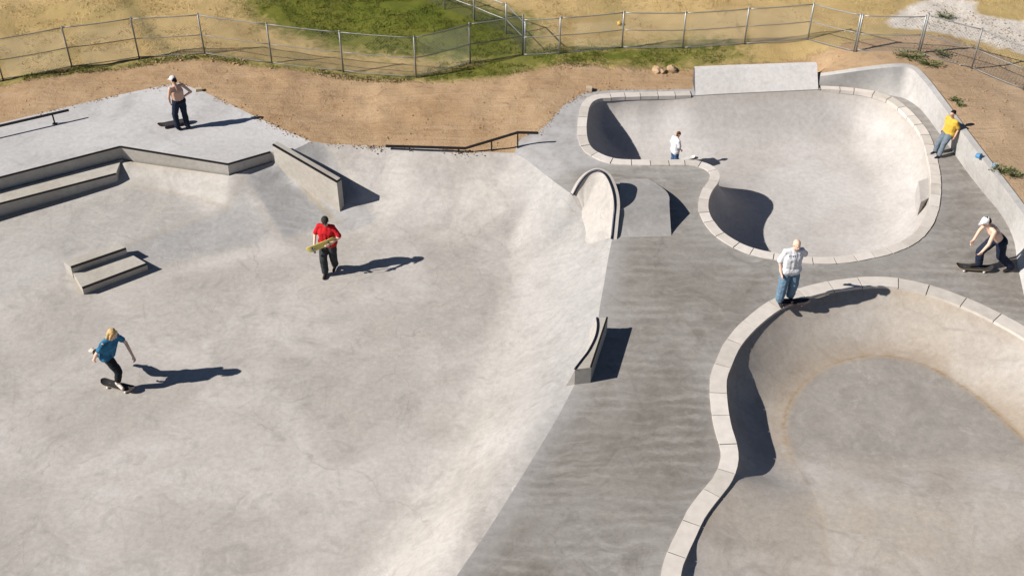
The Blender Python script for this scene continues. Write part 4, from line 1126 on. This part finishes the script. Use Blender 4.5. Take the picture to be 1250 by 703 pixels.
# man in red carrying a board
zr = zb(404, 331)
person('man in red t-shirt and dark cap walking with a yellow skateboard in his arms', U3(404.5, 331.5, zr), R(172), .96,
       dict(sr=(.17,0,1.40), sl=(-.17,0,1.40), er=(.29,.0,1.14), wr=(.27,.22,.96), el=(-.33,.05,1.14), wl=(-.14,.27,1.08), ar=(.10,.16,.09), al=(-.07,-.14,.11), kr=(.11,.16,.51), kl=(-.10,.03,.50), hl=(-.09,0,.92), head=(-.02,.08,1.60)), None,
       dict(skin=sk2, shirt=cloth('red_cotton', (.60, .022, .028), .1), trousers=cloth('charcoal_cotton', (.05, .055, .055)), shoe=cloth('brown_shoe', (.05, .03, .025)), hair=cloth('brown_hair', (.05, .03, .02)), cap=cloth('dark_cap', (.045, .04, .03))),
       bag=.013, sleeve=.85, cap='front', gyaw=R(12), pitch=R(-25), trouser=1.2)
bx_, by_, _ = U3(404.5, 331.5, zr)
skateboard('yellow bottomed skateboard carried in the arms of the man in red', (bx_-.10, by_-.34, zr+.97), R(8), R(-21), R(-82), grip, yellowb, dwh, .92)
# blond skater
zg_ = zb(146, 474)
B0 = U3(145, 474, zg_)
skateboard('skateboard with pale wheels rolling under the blond skater', (B0[0], B0[1], B0[2]), R(-19), 0, 0, grip, woodb, wwh)
person('blond skater in blue t-shirt and black trousers balancing on one leg on a board', (B0[0]+.02, B0[1], zg_+.09), R(-112), 1.0,
       dict(hr=(.08,-.04,.90), hl=(-.08,-.08,.90), kr=(.06,.16,.52), ar=(.03,.02,.10), tr=(.09,.17,.055), kl=(-.12,-.28,.60), al=(-.20,-.66,.62), tl=(-.23,-.76,.53),
            chest=(0,.04,1.20), neck=(0,.13,1.38), head=(0,.23,1.54), sr=(.18,.06,1.33), sl=(-.18,.14,1.33), er=(.26,-.10,1.08), wr=(.22,-.24,.85), el=(-.27,.24,1.07), wl=(-.20,.40,.82)), None,
       dict(skin=sk2, shirt=cloth('blue_cotton', (.045, .19, .34), .5), trousers=cloth('black_cotton', (.022, .026, .03)), leglen=.72, shoe=cloth('cream_shoe', (.66, .60, .54)), hair=cloth('blond_hair', (.66, .44, .20), .25)),
       bag=.009, sleeve=.6, hair='long', gyaw=R(-5), pitch=R(-28), trouser=.55)
# child in the far bowl
def zup(px, py):
    z = 0.
    for _ in range(14):
        x, y = U(px, py, z); z = .5*z+.5*float(z_up(np.array([[x, y]]))[0])
    return z
zc_ = zup(822, 205)
person('small child in white shirt and blue shorts standing inside the far bowl', U3(822, 205, zc_), R(-62), .64,
       dict(head=(0,.10,1.60), neck=(0,.03,1.44), er=(.24,.02,1.12), wr=(.20,.16,.92)), None,
       dict(skin=sk1, shirt=cloth('white_cotton_small', (.78, .78, .82), .04), trousers=cloth('blue_denim_small', (.06, .12, .24)), leglen=.85, shoe=cloth('white_shoe', (.6, .6, .6)), hair=cloth('auburn_hair', (.16, .055, .02))),
       bag=.03, sleeve=.9, gyaw=R(0), pitch=R(-20), trouser=1.2)
zc2 = zup(838, 196)
skateboard('small white board lying on the far bowl floor beside the child', U3(838, 195.5, zc2+.0), R(20), 0, 0, plain('white_board_paint', (.7, .7, .68), .5), wwh, dwh, .6)
# man in white at the coping
W0 = U3(957, 371, DZ+.03)
skateboard('dark skateboard set with its tail on the near bowl coping under the man in white', (W0[0]+.17, W0[1]-.02, W0[2]+.004), R(2), R(2), 0, grip, redb, dwh, .92)
wm, wt_, wb_ = nodes('white_jersey')
tcw = N(wt_, 'ShaderNodeTexCoord').outputs['Object']; sx_ = N(wt_, 'ShaderNodeSeparateXYZ'); wt_.links.new(tcw, sx_.inputs[0])
def band(v, a, b_): return mul(wt_, mul(wt_, v, a, 'GREATER_THAN'), mul(wt_, v, b_, 'LESS_THAN'))
msk = mul(wt_, mul(wt_, band(sx_.outputs[2], 1.285, 1.325), band(sx_.outputs[0], -.13, .13)), mul(wt_, sx_.outputs[1], 0.02, 'GREATER_THAN'))
msk = mul(wt_, msk, ramp(wt_, noise_n(wt_, mapping(wt_, tcw, scale=(1, .01, .3)), 42, 1), .40, .46))
wt_.links.new(mixc(wt_, msk, (.80, .80, .83), (.10, .16, .22)), wb_.inputs['Base Color']); wb_.inputs['Roughness'].default_value = .9
person('man with shaved head in white jersey and light blue jeans at the near bowl coping', (W0[0], W0[1], DZ+.03+.085), R(188), .98,
       dict(sr=(.175,0,1.40), sl=(-.175,0,1.40), er=(.26,-.02,1.12), wr=(.23,.10,.88), el=(-.30,-.08,1.20), wl=(-.20,-.22,1.05), ar=(.15,.06,.10), al=(-.13,-.05,.10), kr=(.13,.06,.50), kl=(-.12,.03,.50), head=(-.01,.07,1.61)), None,
       dict(skin=sk2, shirt=wm, trousers=cloth('light_blue_denim', (.17, .27, .37), .25), shoe=cloth('dark_skate_shoe', (.03, .03, .035)), hair=None),
       bag=.02, sleeve=.9, hair=None, gyaw=R(10), pitch=R(-15), trouser=1.6)
# man in yellow
person('man in yellow t-shirt and grey blue jeans on the deck against the curved bank', U3(1147, 188, DZ), R(122), .76,
       dict(hr=(.09,-.20,.80), hl=(-.09,-.20,.80), kr=(.11,.02,.46), kl=(-.10,.06,.46), ar=(.12,.10,.09), al=(-.13,.18,.09), chest=(0,-.20,1.11), neck=(0,-.17,1.31), head=(0,-.13,1.50), sr=(.185,-.18,1.27), sl=(-.185,-.18,1.27),
            er=(.25,-.28,1.0), wr=(.24,-.16,.76), el=(-.25,-.28,1.0), wl=(-.25,-.20,.74)), None,
       dict(skin=sk1, shirt=cloth('yellow_cotton', (.74, .46, .07), .08), trousers=cloth('grey_blue_denim', (.17, .21, .25), .25), shoe=cloth('navy_shoe', (.03, .035, .06)), hair=cloth('black_hair', (.02, .012, .012))),
       bag=.022, sleeve=.75, gyaw=R(0), pitch=R(-10), trouser=1.0)
# pushing skater
K0 = U3(1199, 331, DZ+.0)
skateboard('skateboard rolling ahead of the crouching skater in the white cap', U3(1188, 330, DZ+.003), R(174), 0, 0, grip, woodb, wwh)
person('shirtless skater in white cap and dark trousers crouching low and pushing along the deck', (K0[0], K0[1], DZ+.0), R(100), 1.0,
       dict(hr=(.09,-.16,.86), hl=(-.09,-.18,.86), kr=(.08,.14,.52), ar=(.06,.10,.185), tr=(.08,.27,.14), kl=(-.08,-.28,.44), al=(-.12,-.60,.13), tl=(-.12,-.46,.04),
            chest=(0,.04,1.12), neck=(0,.17,1.28), head=(0,.28,1.40), sr=(.18,.11,1.24), sl=(-.18,.13,1.24), er=(.24,.20,.98), wr=(.20,.30,.76), el=(-.24,.22,.96), wl=(-.20,.30,.74)), None,
       dict(skin=sk2, trousers=cloth('navy_cotton', (.022, .03, .055)), shoe=cloth('dark_brown_shoe', (.035, .03, .03)), hair=cloth('brown_hair_short', (.04, .025, .02)), cap=cloth('white_cap_clean', (.78, .78, .80), .04)),
       top=None, cap='front', hair='short', gyaw=R(0), pitch=R(-35), trouser=1.1)

for m in bpy.data.materials:
    if m not in SETTING and m.use_nodes and m.node_tree.nodes.get('Principled BSDF'): albedo(m, .74)
